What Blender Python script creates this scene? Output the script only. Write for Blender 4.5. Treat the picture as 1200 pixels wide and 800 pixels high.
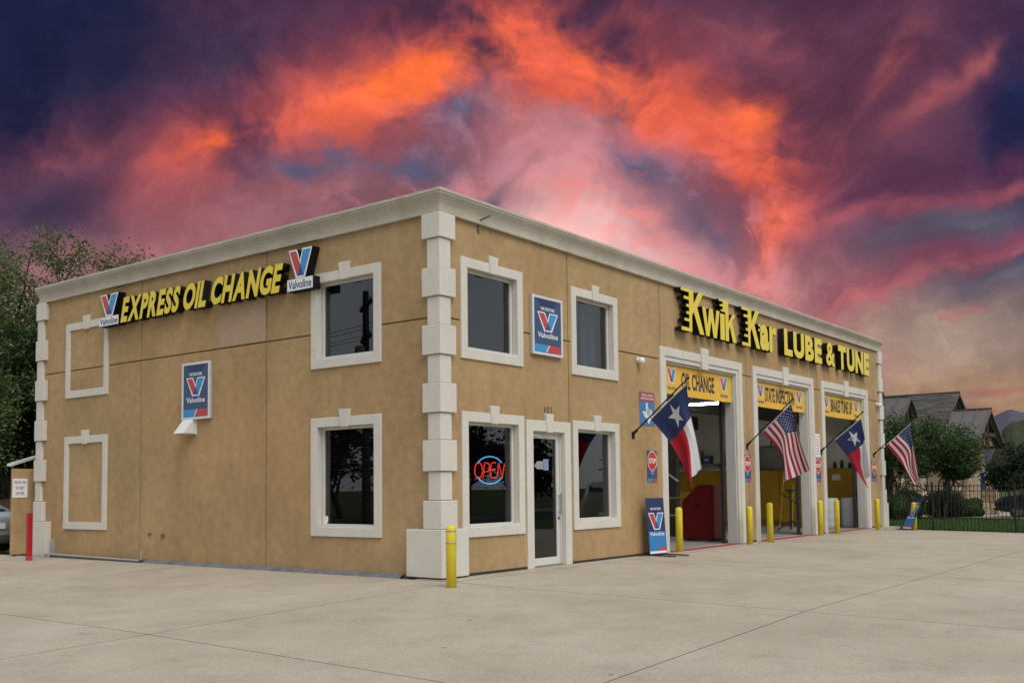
import bpy, bmesh, math, random
import numpy as np
from mathutils import Matrix, Vector, noise as mnoise
R = math.radians
random.seed(7); rng = np.random.default_rng(7)
for o in list(bpy.data.objects): bpy.data.objects.remove(o)
scene = bpy.context.scene
COL = scene.collection

# ------------------------------------------------------------------ camera
CX, CY, CZ = -12.35783, -10.81762, 1.45
YAW, PITCH, ROLL, FPX, PPY = 0.9227899, 0.0631214, -0.0116783, 1181.596, 497.236
_f = np.array([math.sin(YAW)*math.cos(PITCH), math.cos(YAW)*math.cos(PITCH), math.sin(PITCH)])
_r = np.array([math.cos(YAW), -math.sin(YAW), 0.0]); _u = np.cross(_r, _f)
_r2 = _r*math.cos(ROLL)+_u*math.sin(ROLL); _u2 = -_r*math.sin(ROLL)+_u*math.cos(ROLL)
_C = np.array([CX, CY, CZ])
cam = bpy.data.cameras.new('camera'); camo = bpy.data.objects.new('camera', cam); COL.objects.link(camo)
camo.matrix_world = Matrix(((_r2[0], _u2[0], -_f[0], CX), (_r2[1], _u2[1], -_f[1], CY), (_r2[2], _u2[2], -_f[2], CZ), (0, 0, 0, 1)))
cam.sensor_width = 36; cam.lens = 36*FPX/1200; cam.shift_y = (PPY-400)/1200
cam.clip_start = .05; cam.clip_end = 6000
scene.camera = camo

def PL(px, py, ax, val):          # photo pixel -> point on the plane axis=val
    d = _f+_r2*(px-600)/FPX-_u2*(py-PPY)/FPX
    t = (val-_C[ax])/d[ax]
    return Vector(_C+t*d)
def FP(px, py, n=0): p = PL(px, py, 1, -n); return p.x, p.z       # front facade, n metres proud
def LP(px, py, n=0): p = PL(px, py, 0, -n); return -p.y, p.z      # left facade

# ------------------------------------------------------------------ light and view
SUN_EL, SUN_AZ = R(50), R(203)      # compass-like: direction the light comes FROM, measured from +Y towards +X
sun = bpy.data.lights.new('sun', 'SUN'); sun.energy = 1.5; sun.angle = R(42); sun.color = (1.0, .985, .95)
suno = bpy.data.objects.new('sun', sun); COL.objects.link(suno)
sd = Vector((math.sin(SUN_AZ)*math.cos(SUN_EL), math.cos(SUN_AZ)*math.cos(SUN_EL), math.sin(SUN_EL)))
suno.rotation_euler = sd.to_track_quat('Z', 'Y').to_euler(); suno.location = (0, 0, 30)
vs = scene.view_settings
vs.view_transform = 'Standard'; vs.look = 'None'; vs.gamma = 1; vs.exposure = 0.5
try: vs.use_curve_mapping = False
except Exception: pass

# ------------------------------------------------------------------ sky
world = bpy.data.worlds.new('World'); scene.world = world; world.use_nodes = True
nt = world.node_tree; N = nt.nodes; LK = nt.links
N.clear()
def wn(t, **k):
    n = N.new(t)
    for a, b in k.items(): setattr(n, a, b)
    return n
def wmath(op, a, b=None, c=None, clamp=False):
    n = wn('ShaderNodeMath', operation=op); n.use_clamp = clamp
    for i, v in enumerate((a, b, c)):
        if v is None: continue
        if isinstance(v, (int, float)): n.inputs[i].default_value = v
        else: LK.new(v, n.inputs[i])
    return n.outputs[0]
def wmix(fac, a, b, mode='MIX'):
    n = wn('ShaderNodeMix', data_type='RGBA', blend_type=mode); n.clamp_factor = True
    for i, v in ((0, fac), (6, a), (7, b)):
        if isinstance(v, (int, float)): n.inputs[i].default_value = v
        elif isinstance(v, tuple): n.inputs[i].default_value = (*v, 1)
        else: LK.new(v, n.inputs[i])
    return n.outputs[2]
def s2l(r, g, b):
    return tuple((c/255/12.92 if c/255 <= .04045 else ((c/255+.055)/1.055)**2.4) for c in (r, g, b))
def smooth(x, a, b):
    n = wn('ShaderNodeMapRange', interpolation_type='SMOOTHSTEP'); LK.new(x, n.inputs[0])
    n.inputs[1].default_value = a; n.inputs[2].default_value = b; return n.outputs[0]
geo = wn('ShaderNodeTexCoord')
sep = wn('ShaderNodeSeparateXYZ'); LK.new(geo.outputs['Generated'], sep.inputs[0])
dx, dy, dz = sep.outputs
fh = wmath('ADD', wmath('MULTIPLY', dx, math.sin(YAW)), wmath('MULTIPLY', dy, math.cos(YAW)))
rh = wmath('SUBTRACT', wmath('MULTIPLY', dx, math.cos(YAW)), wmath('MULTIPLY', dy, math.sin(YAW)))
az = wmath('ARCTAN2', rh, fh)                               # azimuth from the sunset, radians
hz = wmath('SQRT', wmath('ADD', wmath('MULTIPLY', dx, dx), wmath('MULTIPLY', dy, dy)))
el = wmath('ARCTAN2', dz, hz)                               # elevation, radians
pos = wn('ShaderNodeCombineXYZ'); LK.new(az, pos.inputs[0]); LK.new(el, pos.inputs[1])
def wnoise(vec, scale, detail=6, rough=.55, dist=0, mp=None):
    if mp:
        m = wn('ShaderNodeMapping'); LK.new(vec, m.inputs[0])
        m.inputs['Rotation'].default_value = (0, 0, mp[2]); m.inputs['Scale'].default_value = (mp[0], mp[1], 1)
        if len(mp) > 3: m.inputs['Location'].default_value = (mp[3], mp[4], 0)
        vec = m.outputs[0]
    n = wn('ShaderNodeTexNoise'); LK.new(vec, n.inputs['Vector'])
    n.inputs['Scale'].default_value = scale; n.inputs['Detail'].default_value = detail
    n.inputs['Roughness'].default_value = rough; n.inputs['Distortion'].default_value = dist
    return n
def warp(vec, scale, amt, detail=4):
    n = wnoise(vec, scale, detail, .6)
    v = wn('ShaderNodeVectorMath', operation='SUBTRACT'); LK.new(n.outputs['Color'], v.inputs[0]); v.inputs[1].default_value = (.5, .5, .5)
    w = wn('ShaderNodeVectorMath', operation='MULTIPLY_ADD'); LK.new(v.outputs[0], w.inputs[0]); w.inputs[1].default_value = (amt, amt, 0); LK.new(vec, w.inputs[2])
    return w.outputs[0]
wp = warp(warp(warp(pos.outputs[0], 3.2, .13, 2), 10, .05, 3), 34, .014, 3)
def A2(px, py):        # photo pixel -> azimuth, elevation of that piece of sky
    d = _f+_r2*(px-600)/FPX-_u2*(py-PPY)/FPX
    a = math.atan2(d[0]*math.cos(YAW)-d[1]*math.sin(YAW), d[0]*math.sin(YAW)+d[1]*math.cos(YAW))
    return a, math.atan2(d[2], math.hypot(d[0], d[1]))
def stroke(x0, y0, x1, y1, w, soft=1.0, vec=None):
    """bank of cloud lying between two places in the sky"""
    a, b = A2(x0, y0), A2(x1, y1)
    c = ((a[0]+b[0])/2, (a[1]+b[1])/2); L = math.hypot(b[0]-a[0], b[1]-a[1])/2+w/1181*.6; th = math.atan2(b[1]-a[1], b[0]-a[0])
    ct, st = math.cos(th), math.sin(th); W = w/1181
    def axis(ex, ey, sc):
        d = wn('ShaderNodeVectorMath', operation='DOT_PRODUCT'); LK.new(vec or wp, d.inputs[0]); d.inputs[1].default_value = (ex/sc, ey/sc, 0)
        return wmath('SUBTRACT', d.outputs['Value'], (c[0]*ex+c[1]*ey)/sc)
    p, q = axis(ct, st, L), axis(-st, ct, W)
    return wmath('POWER', math.exp(-soft), wmath('MULTIPLY_ADD', p, p, wmath('MULTIPLY', q, q)))
def total(L):
    t = L[0]
    for x in L[1:]: t = wmath('ADD', t, x)
    return t
fbm = wnoise(wp, 7, 5, .6).outputs['Fac']
fbm2 = wnoise(wp, 15, 6, .64, 0, (1, 1.5, -.5)).outputs['Fac']
streak = fbm2
# vertical run of the clear twilight: dusky plum above, rose below, warm beige at the very bottom
elr = wn('ShaderNodeValToRGB'); LK.new(wmath('MULTIPLY', el, 2.0), elr.inputs[0])
cr = elr.color_ramp; cr.elements[0].position = 0; cr.elements[0].color = (*s2l(150, 118, 96), 1)
cr.elements[1].position = 1.0; cr.elements[1].color = (*s2l(62, 42, 70), 1)
for p_, c_ in ((.16, s2l(170, 142, 112)), (.3, s2l(160, 124, 116)), (.46, s2l(124, 84, 106)), (.62, s2l(106, 64, 90)), (.82, s2l(88, 54, 80))):
    e = cr.elements.new(p_); e.color = (*c_, 1)
sky = elr.outputs[0]
# blue-grey gaps and navy corners
def over(fac, colr, k=1.0):
    global sky
    sky = wmix(wmath('MULTIPLY', fac, k, clamp=True), sky, colr)
def nz(x, a=.35, b=.68, src=None): return wmath('MULTIPLY', x, smooth(src or fbm, a, b))
over(total([stroke(0, 20, 130, 90, 95), stroke(-160, 170, 40, 40, 110)]), s2l(30, 34, 66), .92)
over(total([stroke(1205, 40, 1150, 260, 62), stroke(1250, 200, 1190, 380, 70)]), s2l(30, 38, 76), .95)
over(total([stroke(0, 238, 190, 222, 34), stroke(180, 90, 330, 60, 50), stroke(560, 10, 690, 10, 30), stroke(60, 255, 200, 262, 20)]), s2l(60, 52, 80), .75)
over(total([stroke(820, 60, 990, 230, 90), stroke(980, 60, 1060, 160, 60)]), s2l(92, 54, 78), .75)
over(total([stroke(1040, 282, 1200, 262, 22), stroke(1120, 340, 1240, 320, 18)]), s2l(92, 92, 112), .85)
over(total([stroke(1060, 430, 1230, 390, 34), stroke(1000, 400, 1150, 370, 26)]), s2l(166, 146, 134), .75)
# the glow just above the roof line
over(total([stroke(560, 190, 720, 220, 62), stroke(800, 320, 960, 400, 44), stroke(640, 150, 760, 230, 50)]), s2l(200, 132, 140), .85)
over(total([stroke(600, 265, 760, 312, 42), stroke(690, 262, 790, 330, 34)]), s2l(248, 198, 198), .95)
over(total([stroke(270, 250, 500, 225, 46), stroke(100, 288, 330, 290, 26)]), s2l(146, 100, 110), .85)
over(total([stroke(770, 318, 950, 388, 22)]), s2l(238, 152, 148), .75)
# lit undersides: rose, coral, then bright orange
over(nz(total([stroke(20, 196, 130, 178, 15), stroke(180, 262, 330, 222, 34), stroke(40, 150, 140, 160, 26), stroke(380, 180, 560, 150, 60), stroke(830, 40, 930, 30, 30)]), .4, .74), s2l(176, 92, 92), .5)
over(nz(total([stroke(200, 205, 310, 160, 30), stroke(330, 165, 520, 90, 56), stroke(480, 70, 640, 20, 46), stroke(620, 30, 740, 110, 56), stroke(620, 110, 700, 70, 40),
               stroke(740, 120, 890, 170, 50), stroke(840, 180, 935, 250, 40)]), .36, .6), s2l(224, 96, 74), .95)
over(nz(total([stroke(700, 210, 800, 320, 30), stroke(640, 230, 720, 250, 24), stroke(440, 240, 560, 215, 20), stroke(850, 290, 900, 320, 30)]), .42, .6, fbm2), s2l(240, 138, 130), .8)
over(nz(total([stroke(420, 128, 540, 82, 30), stroke(455, 100, 520, 88, 22), stroke(700, 70, 740, 125, 24), stroke(860, 130, 900, 150, 18), stroke(225, 192, 260, 182, 12)]), .32, .58), s2l(255, 112, 58), .9)
over(nz(total([stroke(1055, 165, 1125, 105, 11), stroke(1120, 105, 1160, 60, 9), stroke(1010, 140, 1050, 70, 16)]), .25, .6, fbm2), s2l(170, 90, 92), .6)
over(total([stroke(950, 250, 1090, 232, 18), stroke(1090, 228, 1240, 190, 18)]), s2l(92, 52, 82), .75)
over(nz(total([stroke(950, 268, 1090, 250, 10), stroke(1090, 248, 1240, 214, 9)]), .2, .6, fbm2), s2l(160, 82, 94), .65)
over(total([stroke(930, 352, 1080, 318, 16), stroke(1080, 314, 1240, 272, 15)]), s2l(140, 76, 98), .75)
over(nz(total([stroke(930, 366, 1060, 334, 9), stroke(1060, 332, 1200, 296, 7), stroke(1110, 376, 1150, 358, 5)]), .2, .6, fbm2), s2l(190, 104, 108), .6)
over(nz(stroke(890, 288, 950, 250, 20), .25, .6, fbm2), s2l(242, 112, 88), .9)
over(total([stroke(1060, 462, 1240, 448, 34)]), s2l(162, 130, 106), .85)
over(nz(total([stroke(1130, 462, 1230, 455, 6), stroke(1100, 478, 1200, 488, 7)]), .2, .5, fbm2), s2l(150, 98, 98), .7)
# blue holes among the lit clouds
over(nz(total([stroke(730, 185, 800, 212, 26), stroke(370, 182, 440, 196, 20), stroke(440, 222, 530, 205, 16), stroke(500, 150, 560, 145, 18), stroke(800, 250, 850, 290, 20), stroke(560, 230, 590, 222, 10), stroke(330, 205, 390, 215, 14)]), .3, .55, fbm2), s2l(88, 88, 118), 1.0)
over(nz(total([stroke(520, 180, 690, 200, 50), stroke(790, 240, 880, 310, 50)]), .48, .66, fbm2), s2l(168, 130, 156), .6)
# overall mottling of the cloud layer
mott = wmix(smooth(fbm2, .34, .68), (.8, .79, .83), (1.14, 1.11, 1.09))
sky = wmix(1.0, sky, mott, 'MULTIPLY')
mott = wmix(smooth(fbm, .32, .68), (.84, .83, .86), (1.08, 1.07, 1.05))
sky = wmix(1.0, sky, mott, 'MULTIPLY')
sky = wmix(1.0, sky, (1.02, 1.02, .97), 'MULTIPLY')
hs = wn('ShaderNodeHueSaturation'); hs.inputs['Saturation'].default_value = .99; LK.new(sky, hs.inputs['Color']); sky = hs.outputs[0]
# the rest of the sky is the grey cloud deck that the windows mirror; clear sky glows through it
nish = wn('ShaderNodeTexSky', sky_type='NISHITA'); nish.sun_disc = False; nish.sun_elevation = SUN_EL; nish.sun_rotation = SUN_AZ
dn = wnoise(pos.outputs[0], 5, 3, .55).outputs['Fac']
deck = wmix(smooth(dn, .3, .7), (.60, .62, .65), (.78, .80, .82))
nsc = wmix(1.0, nish.outputs[0], (.1, .1, .1), 'MULTIPLY')
deck = wmix(.25, deck, nsc)
deck = wmix(smooth(el, -.12, -.01), (.16, .14, .12), deck)
offs = wmath('ABSOLUTE', az)
away = wmath('MAXIMUM', wmath('MAXIMUM', smooth(offs, .5, 1.2), smooth(el, .46, .95)), smooth(el, -.01, -.06))
SKYK = .77
bg1 = wn('ShaderNodeBackground'); LK.new(sky, bg1.inputs[0]); bg1.inputs[1].default_value = SKYK
bg2 = wn('ShaderNodeBackground'); LK.new(deck, bg2.inputs[0]); bg2.inputs[1].default_value = SKYK
bgn = wn('ShaderNodeMixShader'); LK.new(away, bgn.inputs[0]); LK.new(bg1.outputs[0], bgn.inputs[1]); LK.new(bg2.outputs[0], bgn.inputs[2])
wo = wn('ShaderNodeOutputWorld'); LK.new(bgn.outputs[0], wo.inputs[0])
world.cycles.sampling_method = 'MANUAL'; world.cycles.sample_map_resolution = 512

# ------------------------------------------------------------------ materials
MT = {}
def mat(name, col=(.5, .5, .5), rough=.6, var=.12, scale=3, bump=0, bscale=40, metal=0, spec=.4, island=0, streak=0, detail=5, coat=0, trans=0, emit=None, es=1, hue=None):
    if name in MT: return MT[name]
    m = bpy.data.materials.new(name); m.use_nodes = True
    t = m.node_tree; n = t.nodes; l = t.links; b = n['Principled BSDF']
    b.inputs['Roughness'].default_value = rough; b.inputs['Metallic'].default_value = metal
    b.inputs['Specular IOR Level'].default_value = spec; b.inputs['Coat Weight'].default_value = coat
    g = n.new('ShaderNodeNewGeometry')
    def mp(src, fr, lo, hi, lo2, hi2):
        r = n.new('ShaderNodeMapRange'); l.new(src, r.inputs[0])
        for i, v in enumerate((fr if isinstance(fr, float) else lo, hi, lo2, hi2)): r.inputs[i+1].default_value = v
        return r.outputs[0]
    def nzz(sc, det=5, ro=.6, stretch=None):
        x = n.new('ShaderNodeTexNoise'); x.inputs['Scale'].default_value = sc; x.inputs['Detail'].default_value = det; x.inputs['Roughness'].default_value = ro
        if stretch:
            q = n.new('ShaderNodeMapping'); q.inputs['Scale'].default_value = stretch; l.new(g.outputs['Position'], q.inputs[0]); l.new(q.outputs[0], x.inputs['Vector'])
        else: l.new(g.outputs['Position'], x.inputs['Vector'])
        return x.outputs['Fac']
    def mul(a, bb):
        x = n.new('ShaderNodeMix'); x.data_type = 'RGBA'; x.blend_type = 'MULTIPLY'; x.inputs[0].default_value = 1
        for i, v in ((6, a), (7, bb)):
            if isinstance(v, tuple): x.inputs[i].default_value = (*v, 1)
            else: l.new(v, x.inputs[i])
        return x.outputs[2]
    c = None
    def grey(v):
        x = n.new('ShaderNodeCombineColor')
        for i in range(3): l.new(v, x.inputs[i])
        return x.outputs[0]
    c = col
    if var:
        c = mul(c, grey(mp(nzz(scale, detail), None, .25, .75, 1-var, 1+var)))
        c = mul(c, grey(mp(nzz(scale*9, 4), None, .25, .75, 1-var*.75, 1+var*.75)))
    if streak: c = mul(c, grey(mp(nzz(2.2, 5, .6, (1, 1, .07)), None, .5, .78, 1, 1-streak)))
    if island: c = mul(c, grey(mp(g.outputs['Random Per Island'], None, 0., 1., 1-island, 1+island)))
    if hue is not None:
        x = n.new('ShaderNodeMix'); x.data_type = 'RGBA'; l.new(mp(nzz(scale*.4, 3), None, .35, .65, 0, 1), x.inputs[0]); 
        if isinstance(c, tuple): x.inputs[6].default_value = (*c, 1)
        else: l.new(c, x.inputs[6])
        y = mul(c, hue); l.new(y, x.inputs[7]); c = x.outputs[2]
    if isinstance(c, tuple): b.inputs['Base Color'].default_value = (*c, 1)
    else: l.new(c, b.inputs['Base Color'])
    if bump:
        bp = n.new('ShaderNodeBump'); bp.inputs['Strength'].default_value = bump; bp.inputs['Distance'].default_value = .02
        l.new(nzz(bscale, 6, .65), bp.inputs['Height']); l.new(bp.outputs[0], b.inputs['Normal'])
    if emit: b.inputs['Emission Color'].default_value = (*emit, 1); b.inputs['Emission Strength'].default_value = es
    if trans:
        o = n['Material Output']; tr = n.new('ShaderNodeBsdfTranslucent'); mx = n.new('ShaderNodeMixShader'); mx.inputs[0].default_value = trans
        if isinstance(c, tuple): tr.inputs[0].default_value = (*c, 1)
        else: l.new(c, tr.inputs[0])
        l.new(b.outputs[0], mx.inputs[1]); l.new(tr.outputs[0], mx.inputs[2]); l.new(mx.outputs[0], o.inputs[0])
    MT[name] = m; return m
def glass_mat(name, tint, f0=1.5, rough=0.0):
    m = bpy.data.materials.new(name); m.use_nodes = True; t = m.node_tree; n = t.nodes; l = t.links; n.clear()
    o = n.new('ShaderNodeOutputMaterial'); mx = n.new('ShaderNodeMixShader'); tr = n.new('ShaderNodeBsdfTransparent'); gl = n.new('ShaderNodeBsdfGlossy')
    tr.inputs[0].default_value = (*tint, 1); gl.inputs['Roughness'].default_value = rough; gl.inputs[0].default_value = (.95, .97, 1, 1)
    fr = n.new('ShaderNodeFresnel'); g0 = n.new('ShaderNodeNewGeometry'); mi = n.new('ShaderNodeMapRange'); l.new(g0.outputs['Backfacing'], mi.inputs[0])
    mi.inputs[3].default_value = f0; mi.inputs[4].default_value = 1/f0; l.new(mi.outputs[0], fr.inputs[0])     # no total reflection inside the thin pane
    bp = n.new('ShaderNodeBump'); bp.inputs['Strength'].default_value = .02; tn = n.new('ShaderNodeTexNoise'); tn.inputs['Scale'].default_value = 1.1
    g = n.new('ShaderNodeNewGeometry'); l.new(g.outputs['Position'], tn.inputs['Vector']); l.new(tn.outputs['Fac'], bp.inputs['Height']); l.new(bp.outputs[0], gl.inputs['Normal'])
    l.new(fr.outputs[0], mx.inputs[0]); l.new(tr.outputs[0], mx.inputs[1]); l.new(gl.outputs[0], mx.inputs[2]); l.new(mx.outputs[0], o.inputs[0])
    MT[name] = m; return m
STUCCO = mat('stucco', (.405, .28, .147), .92, .19, .6, .8, 55, streak=.09, spec=.12, hue=(1.05, .98, .92), detail=8)
PATCH = mat('stucco_patch', (.41, .285, .19), .9, .09, 2, .5, 70, spec=.12)
TRIM = mat('trim_plaster', (.60, .565, .495), .85, .06, 1.6, .25, 110, streak=.07, spec=.2)
CORN = mat('cornice_plaster', (.47, .425, .35), .85, .12, 1.2, .25, 90, streak=.12, spec=.2)
JOINT = mat('joint_dark', (.17, .115, .065), .9, .1)
WFRAME = mat('white_aluminium', (.58, .57, .53), .4, .04, 3)
CONC = None
DARKMETAL = mat('dark_metal', (.025, .024, .024), .5, .1)
BLACK = mat('black_return', (.006, .006, .006), .55, .05, spec=.25)
YELLOWF = mat('yellow_acrylic', (.72, .55, .035), .35, .04, 4)
BOLY = mat('bollard_yellow', (.66, .52, .03), .45, .14, 6, .1, 60)
REDP = mat('red_paint', (.42, .012, .02), .5, .1, 5)
WHITE = mat('white_print', (.74, .74, .74), .5, .03)
LRED = mat('logo_red', (.48, .05, .05), .45, .04)
LBLUE = mat('logo_blue', (.04, .25, .52), .45, .04)
LNAVY = mat('logo_navy', (.018, .03, .10), .45, .04)
LMID = mat('logo_overlap', (.035, .06, .2), .45, .04)
SBLUE = mat('sign_blue', (.038, .07, .15), .45, .06)
BANY = mat('banner_yellow', (.72, .42, .045), .55, .06, 3, .1, 6)
TXTD = mat('banner_lettering', (.035, .035, .04), .6, 0)
PURP = mat('lettering_blue', (.06, .06, .22), .6, 0)
INTW = mat('interior_grey', (.6, .6, .55), .8, .15, 1.2)
INTD = mat('interior_dark', (.05, .05, .048), .85, .1)
YWALL = mat('yellow_wainscot', (.45, .26, .012), .6, .1, 2)
GLASS = glass_mat('window_glass', (.5, .52, .52), 1.6)
NEONR = mat('neon_red', (.3, .01, .01), .4, 0, emit=(1, .045, .03), es=2.6)
NEONB = mat('neon_blue', (.02, .1, .3), .4, 0, emit=(.1, .42, .95), es=2.6)
TUBEW = mat('fluorescent_tube', (.8, .8, .8), .4, 0, emit=(1, .98, .93), es=60)

def concrete():
    m = bpy.data.materials.new('lot_concrete'); m.use_nodes = True; t = m.node_tree; n = t.nodes; l = t.links; b = n['Principled BSDF']
    g = n.new('ShaderNodeNewGeometry')
    def nzz(sc, det, ro, st=None):
        x = n.new('ShaderNodeTexNoise'); x.inputs['Scale'].default_value = sc; x.inputs['Detail'].default_value = det; x.inputs['Roughness'].default_value = ro
        if st:
            q = n.new('ShaderNodeMapping'); q.inputs['Scale'].default_value = st; q.inputs['Rotation'].default_value = (0, 0, .3); l.new(g.outputs['Position'], q.inputs[0]); l.new(q.outputs[0], x.inputs['Vector'])
        else: l.new(g.outputs['Position'], x.inputs['Vector'])
        return x.outputs['Fac']
    def ramp(src, pts):
        r = n.new('ShaderNodeValToRGB'); l.new(src, r.inputs[0]); e = r.color_ramp.elements
        e[0].position, e[0].color = pts[0][0], (*pts[0][1], 1); e[1].position, e[1].color = pts[-1][0], (*pts[-1][1], 1)
        for p, c in pts[1:-1]: q = e.new(p); q.color = (*c, 1)
        return r.outputs[0]
    def mul(a, bb):
        x = n.new('ShaderNodeMix'); x.data_type = 'RGBA'; x.blend_type = 'MULTIPLY'; x.inputs[0].default_value = 1; l.new(a, x.inputs[6]); l.new(bb, x.inputs[7]); return x.outputs[2]
    base = ramp(nzz(.35, 6, .6), [(.3, (.365, .306, .236)), (.55, (.428, .364, .285)), (.75, (.458, .396, .318))])
    base = mul(base, ramp(nzz(1.7, 7, .68), [(.28, (.84, .83, .81)), (.5, (.985, .985, .985)), (.74, (1.06, 1.06, 1.06))]))
    base = mul(base, ramp(nzz(.8, 5, .6, (.18, 1.2, 1)), [(.28, (.955, .95, .945)), (.6, (1.01, 1.01, 1.01))]))
    base = mul(base, ramp(nzz(42, 3, .7), [(.25, (.72, .72, .72)), (.5, (1, 1, 1)), (.78, (1.26, 1.25, 1.23))]))
    base = mul(base, ramp(nzz(170, 2, .6), [(.3, (.74, .74, .74)), (.7, (1.24, 1.24, 1.24))]))
    sp = n.new('ShaderNodeTexVoronoi'); sp.inputs['Scale'].default_value = 1.5; l.new(g.outputs['Position'], sp.inputs['Vector'])
    base = mul(base, ramp(sp.outputs['Distance'], [(.0, (.3, .28, .25)), (.035, (.5, .48, .45)), (.05, (1, 1, 1))]))
    l.new(base, b.inputs['Base Color']); b.inputs['Roughness'].default_value = .88; b.inputs['Specular IOR Level'].default_value = .25
    bp = n.new('ShaderNodeBump'); bp.inputs['Strength'].default_value = .35; bp.inputs['Distance'].default_value = .01
    l.new(nzz(120, 4, .7), bp.inputs['Height']); l.new(bp.outputs[0], b.inputs['Normal'])
    return m
CONC = concrete()

# ------------------------------------------------------------------ mesh helpers
class MB:
    def __init__(s): s.v = []; s.f = []; s.m = []; s.cur = 0
    def add(s, vs_, fs):
        k = len(s.v); s.v += [tuple(v) for v in vs_]; s.f += [tuple(i+k for i in f) for f in fs]; s.m += [s.cur]*len(fs); return s
    def box(s, x0, x1, y0, y1, z0, z1):
        x0, x1 = sorted((x0, x1)); y0, y1 = sorted((y0, y1)); z0, z1 = sorted((z0, z1))
        return s.add([(x0, y0, z0), (x1, y0, z0), (x1, y1, z0), (x0, y1, z0), (x0, y0, z1), (x1, y0, z1), (x1, y1, z1), (x0, y1, z1)],
                     [(0, 3, 2, 1), (4, 5, 6, 7), (0, 1, 5, 4), (1, 2, 6, 5), (2, 3, 7, 6), (3, 0, 4, 7)])
    def prism(s, poly, n0, n1):       # polygon in (u, v), counter-clockwise, from n0 to n1
        a = sum(poly[i][0]*poly[(i+1) % len(poly)][1]-poly[(i+1) % len(poly)][0]*poly[i][1] for i in range(len(poly)))
        if a < 0: poly = poly[::-1]
        k = len(poly)
        return s.add([(u, v, n0) for u, v in poly]+[(u, v, n1) for u, v in poly],
                     [tuple(range(k))[::-1], tuple(range(k, 2*k))]+[(i, (i+1) % k, k+(i+1) % k, k+i) for i in range(k)])
    def tube(s, pts, rad, seg=8, cap=True):
        pts = [Vector(p) for p in pts]; rr = rad if isinstance(rad, (list, tuple)) else [rad]*len(pts)
        vv = []; prev = None
        for i, p in enumerate(pts):
            d = (pts[min(i+1, len(pts)-1)]-pts[max(i-1, 0)]).normalized()
            if prev is None: a = d.orthogonal().normalized()
            else: a = (prev-d*prev.dot(d)).normalized()
            prev = a; b = d.cross(a)
            for j in range(seg):
                t = 2*math.pi*j/seg; vv.append(p+(a*math.cos(t)+b*math.sin(t))*rr[i])
        ff = [(i*seg+j, i*seg+(j+1) % seg, (i+1)*seg+(j+1) % seg, (i+1)*seg+j) for i in range(len(pts)-1) for j in range(seg)]
        if cap: ff += [tuple(range(seg))[::-1], tuple((len(pts)-1)*seg+j for j in range(seg))]
        return s.add(vv, ff)
    def lathe(s, prof, c=(0, 0, 0), seg=24):
        vv = [(c[0]+r*math.cos(2*math.pi*j/seg), c[1]+r*math.sin(2*math.pi*j/seg), c[2]+z) for r, z in prof for j in range(seg)]
        k = len(prof)
        ff = [(i*seg+j, i*seg+(j+1) % seg, (i+1)*seg+(j+1) % seg, (i+1)*seg+j) for i in range(k-1) for j in range(seg)]
        ff += [tuple(range(seg))[::-1], tuple((k-1)*seg+j for j in range(seg))]
        return s.add(vv, ff)
    def mesh(s, name='m', bevel=0, bseg=2, smooth_=False):
        me = bpy.data.meshes.new(name); me.from_pydata(s.v, [], s.f)
        me.polygons.foreach_set('material_index', s.m)
        if bevel:
            bm = bmesh.new(); bm.from_mesh(me); bmesh.ops.remove_doubles(bm, verts=bm.verts, dist=1e-5)
            es = [e for e in bm.edges if len(e.link_faces) == 2 and e.calc_face_angle(0) > .5]
            bmesh.ops.bevel(bm, geom=es, offset=bevel, segments=bseg, affect='EDGES', clamp_overlap=True); bm.to_mesh(me); bm.free()
        if smooth_: me.polygons.foreach_set('use_smooth', [True]*len(me.polygons))
        me.update(); return me
def obj(name, me, mats, parent=None, M=None):
    if isinstance(me, MB): me = me.mesh(name)
    o = bpy.data.objects.new(name, me); COL.objects.link(o)
    if me is not None and mats is not None and not me.materials:
        for m in (mats if isinstance(mats, (list, tuple)) else [mats]): me.materials.append(m)
    if parent: o.parent = parent
    if M is not None: o.matrix_local = M
    return o
def tag(o, label, cat, group=None):
    o['label'] = label; o['category'] = cat
    if group: o['group'] = group
    return o
def thing(name, label, cat, loc=(0, 0, 0), group=None, rz=0):
    o = bpy.data.objects.new(name, None); COL.objects.link(o); o.location = loc; o.rotation_euler = (0, 0, rz); o.empty_display_size = .2
    return tag(o, label, cat, group)
def struct(name, me, m):
    o = obj(name, me, m); o['kind'] = 'structure'; return o
def copy_tree(o, parent=None):
    c = o.copy(); COL.objects.link(c); c.parent = parent
    for ch in o.children: copy_tree(ch, c)
    return c
FM = Matrix(((1, 0, 0, 0), (0, 0, -1, 0), (0, 1, 0, 0), (0, 0, 0, 1)))       # front facade: u=+x v=+z n=-y
LM = Matrix(((0, 0, -1, 0), (-1, 0, 0, 0), (0, 1, 0, 0), (0, 0, 0, 1)))      # left facade:  u=-y v=+z n=-x
def T(x, y, z): return Matrix.Translation((x, y, z))
def text_mesh(s, bold=0.0, shear=0, ext=.5):
    cu = bpy.data.curves.new('t', 'FONT'); cu.body = s; cu.size = 1; cu.offset = bold; cu.shear = shear; cu.extrude = ext; cu.resolution_u = 4
    o = bpy.data.objects.new('t', cu); COL.objects.link(o)
    dg = bpy.context.evaluated_depsgraph_get(); me = bpy.data.meshes.new_from_object(o.evaluated_get(dg))
    bpy.data.objects.remove(o); bpy.data.curves.remove(cu); return me
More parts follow.
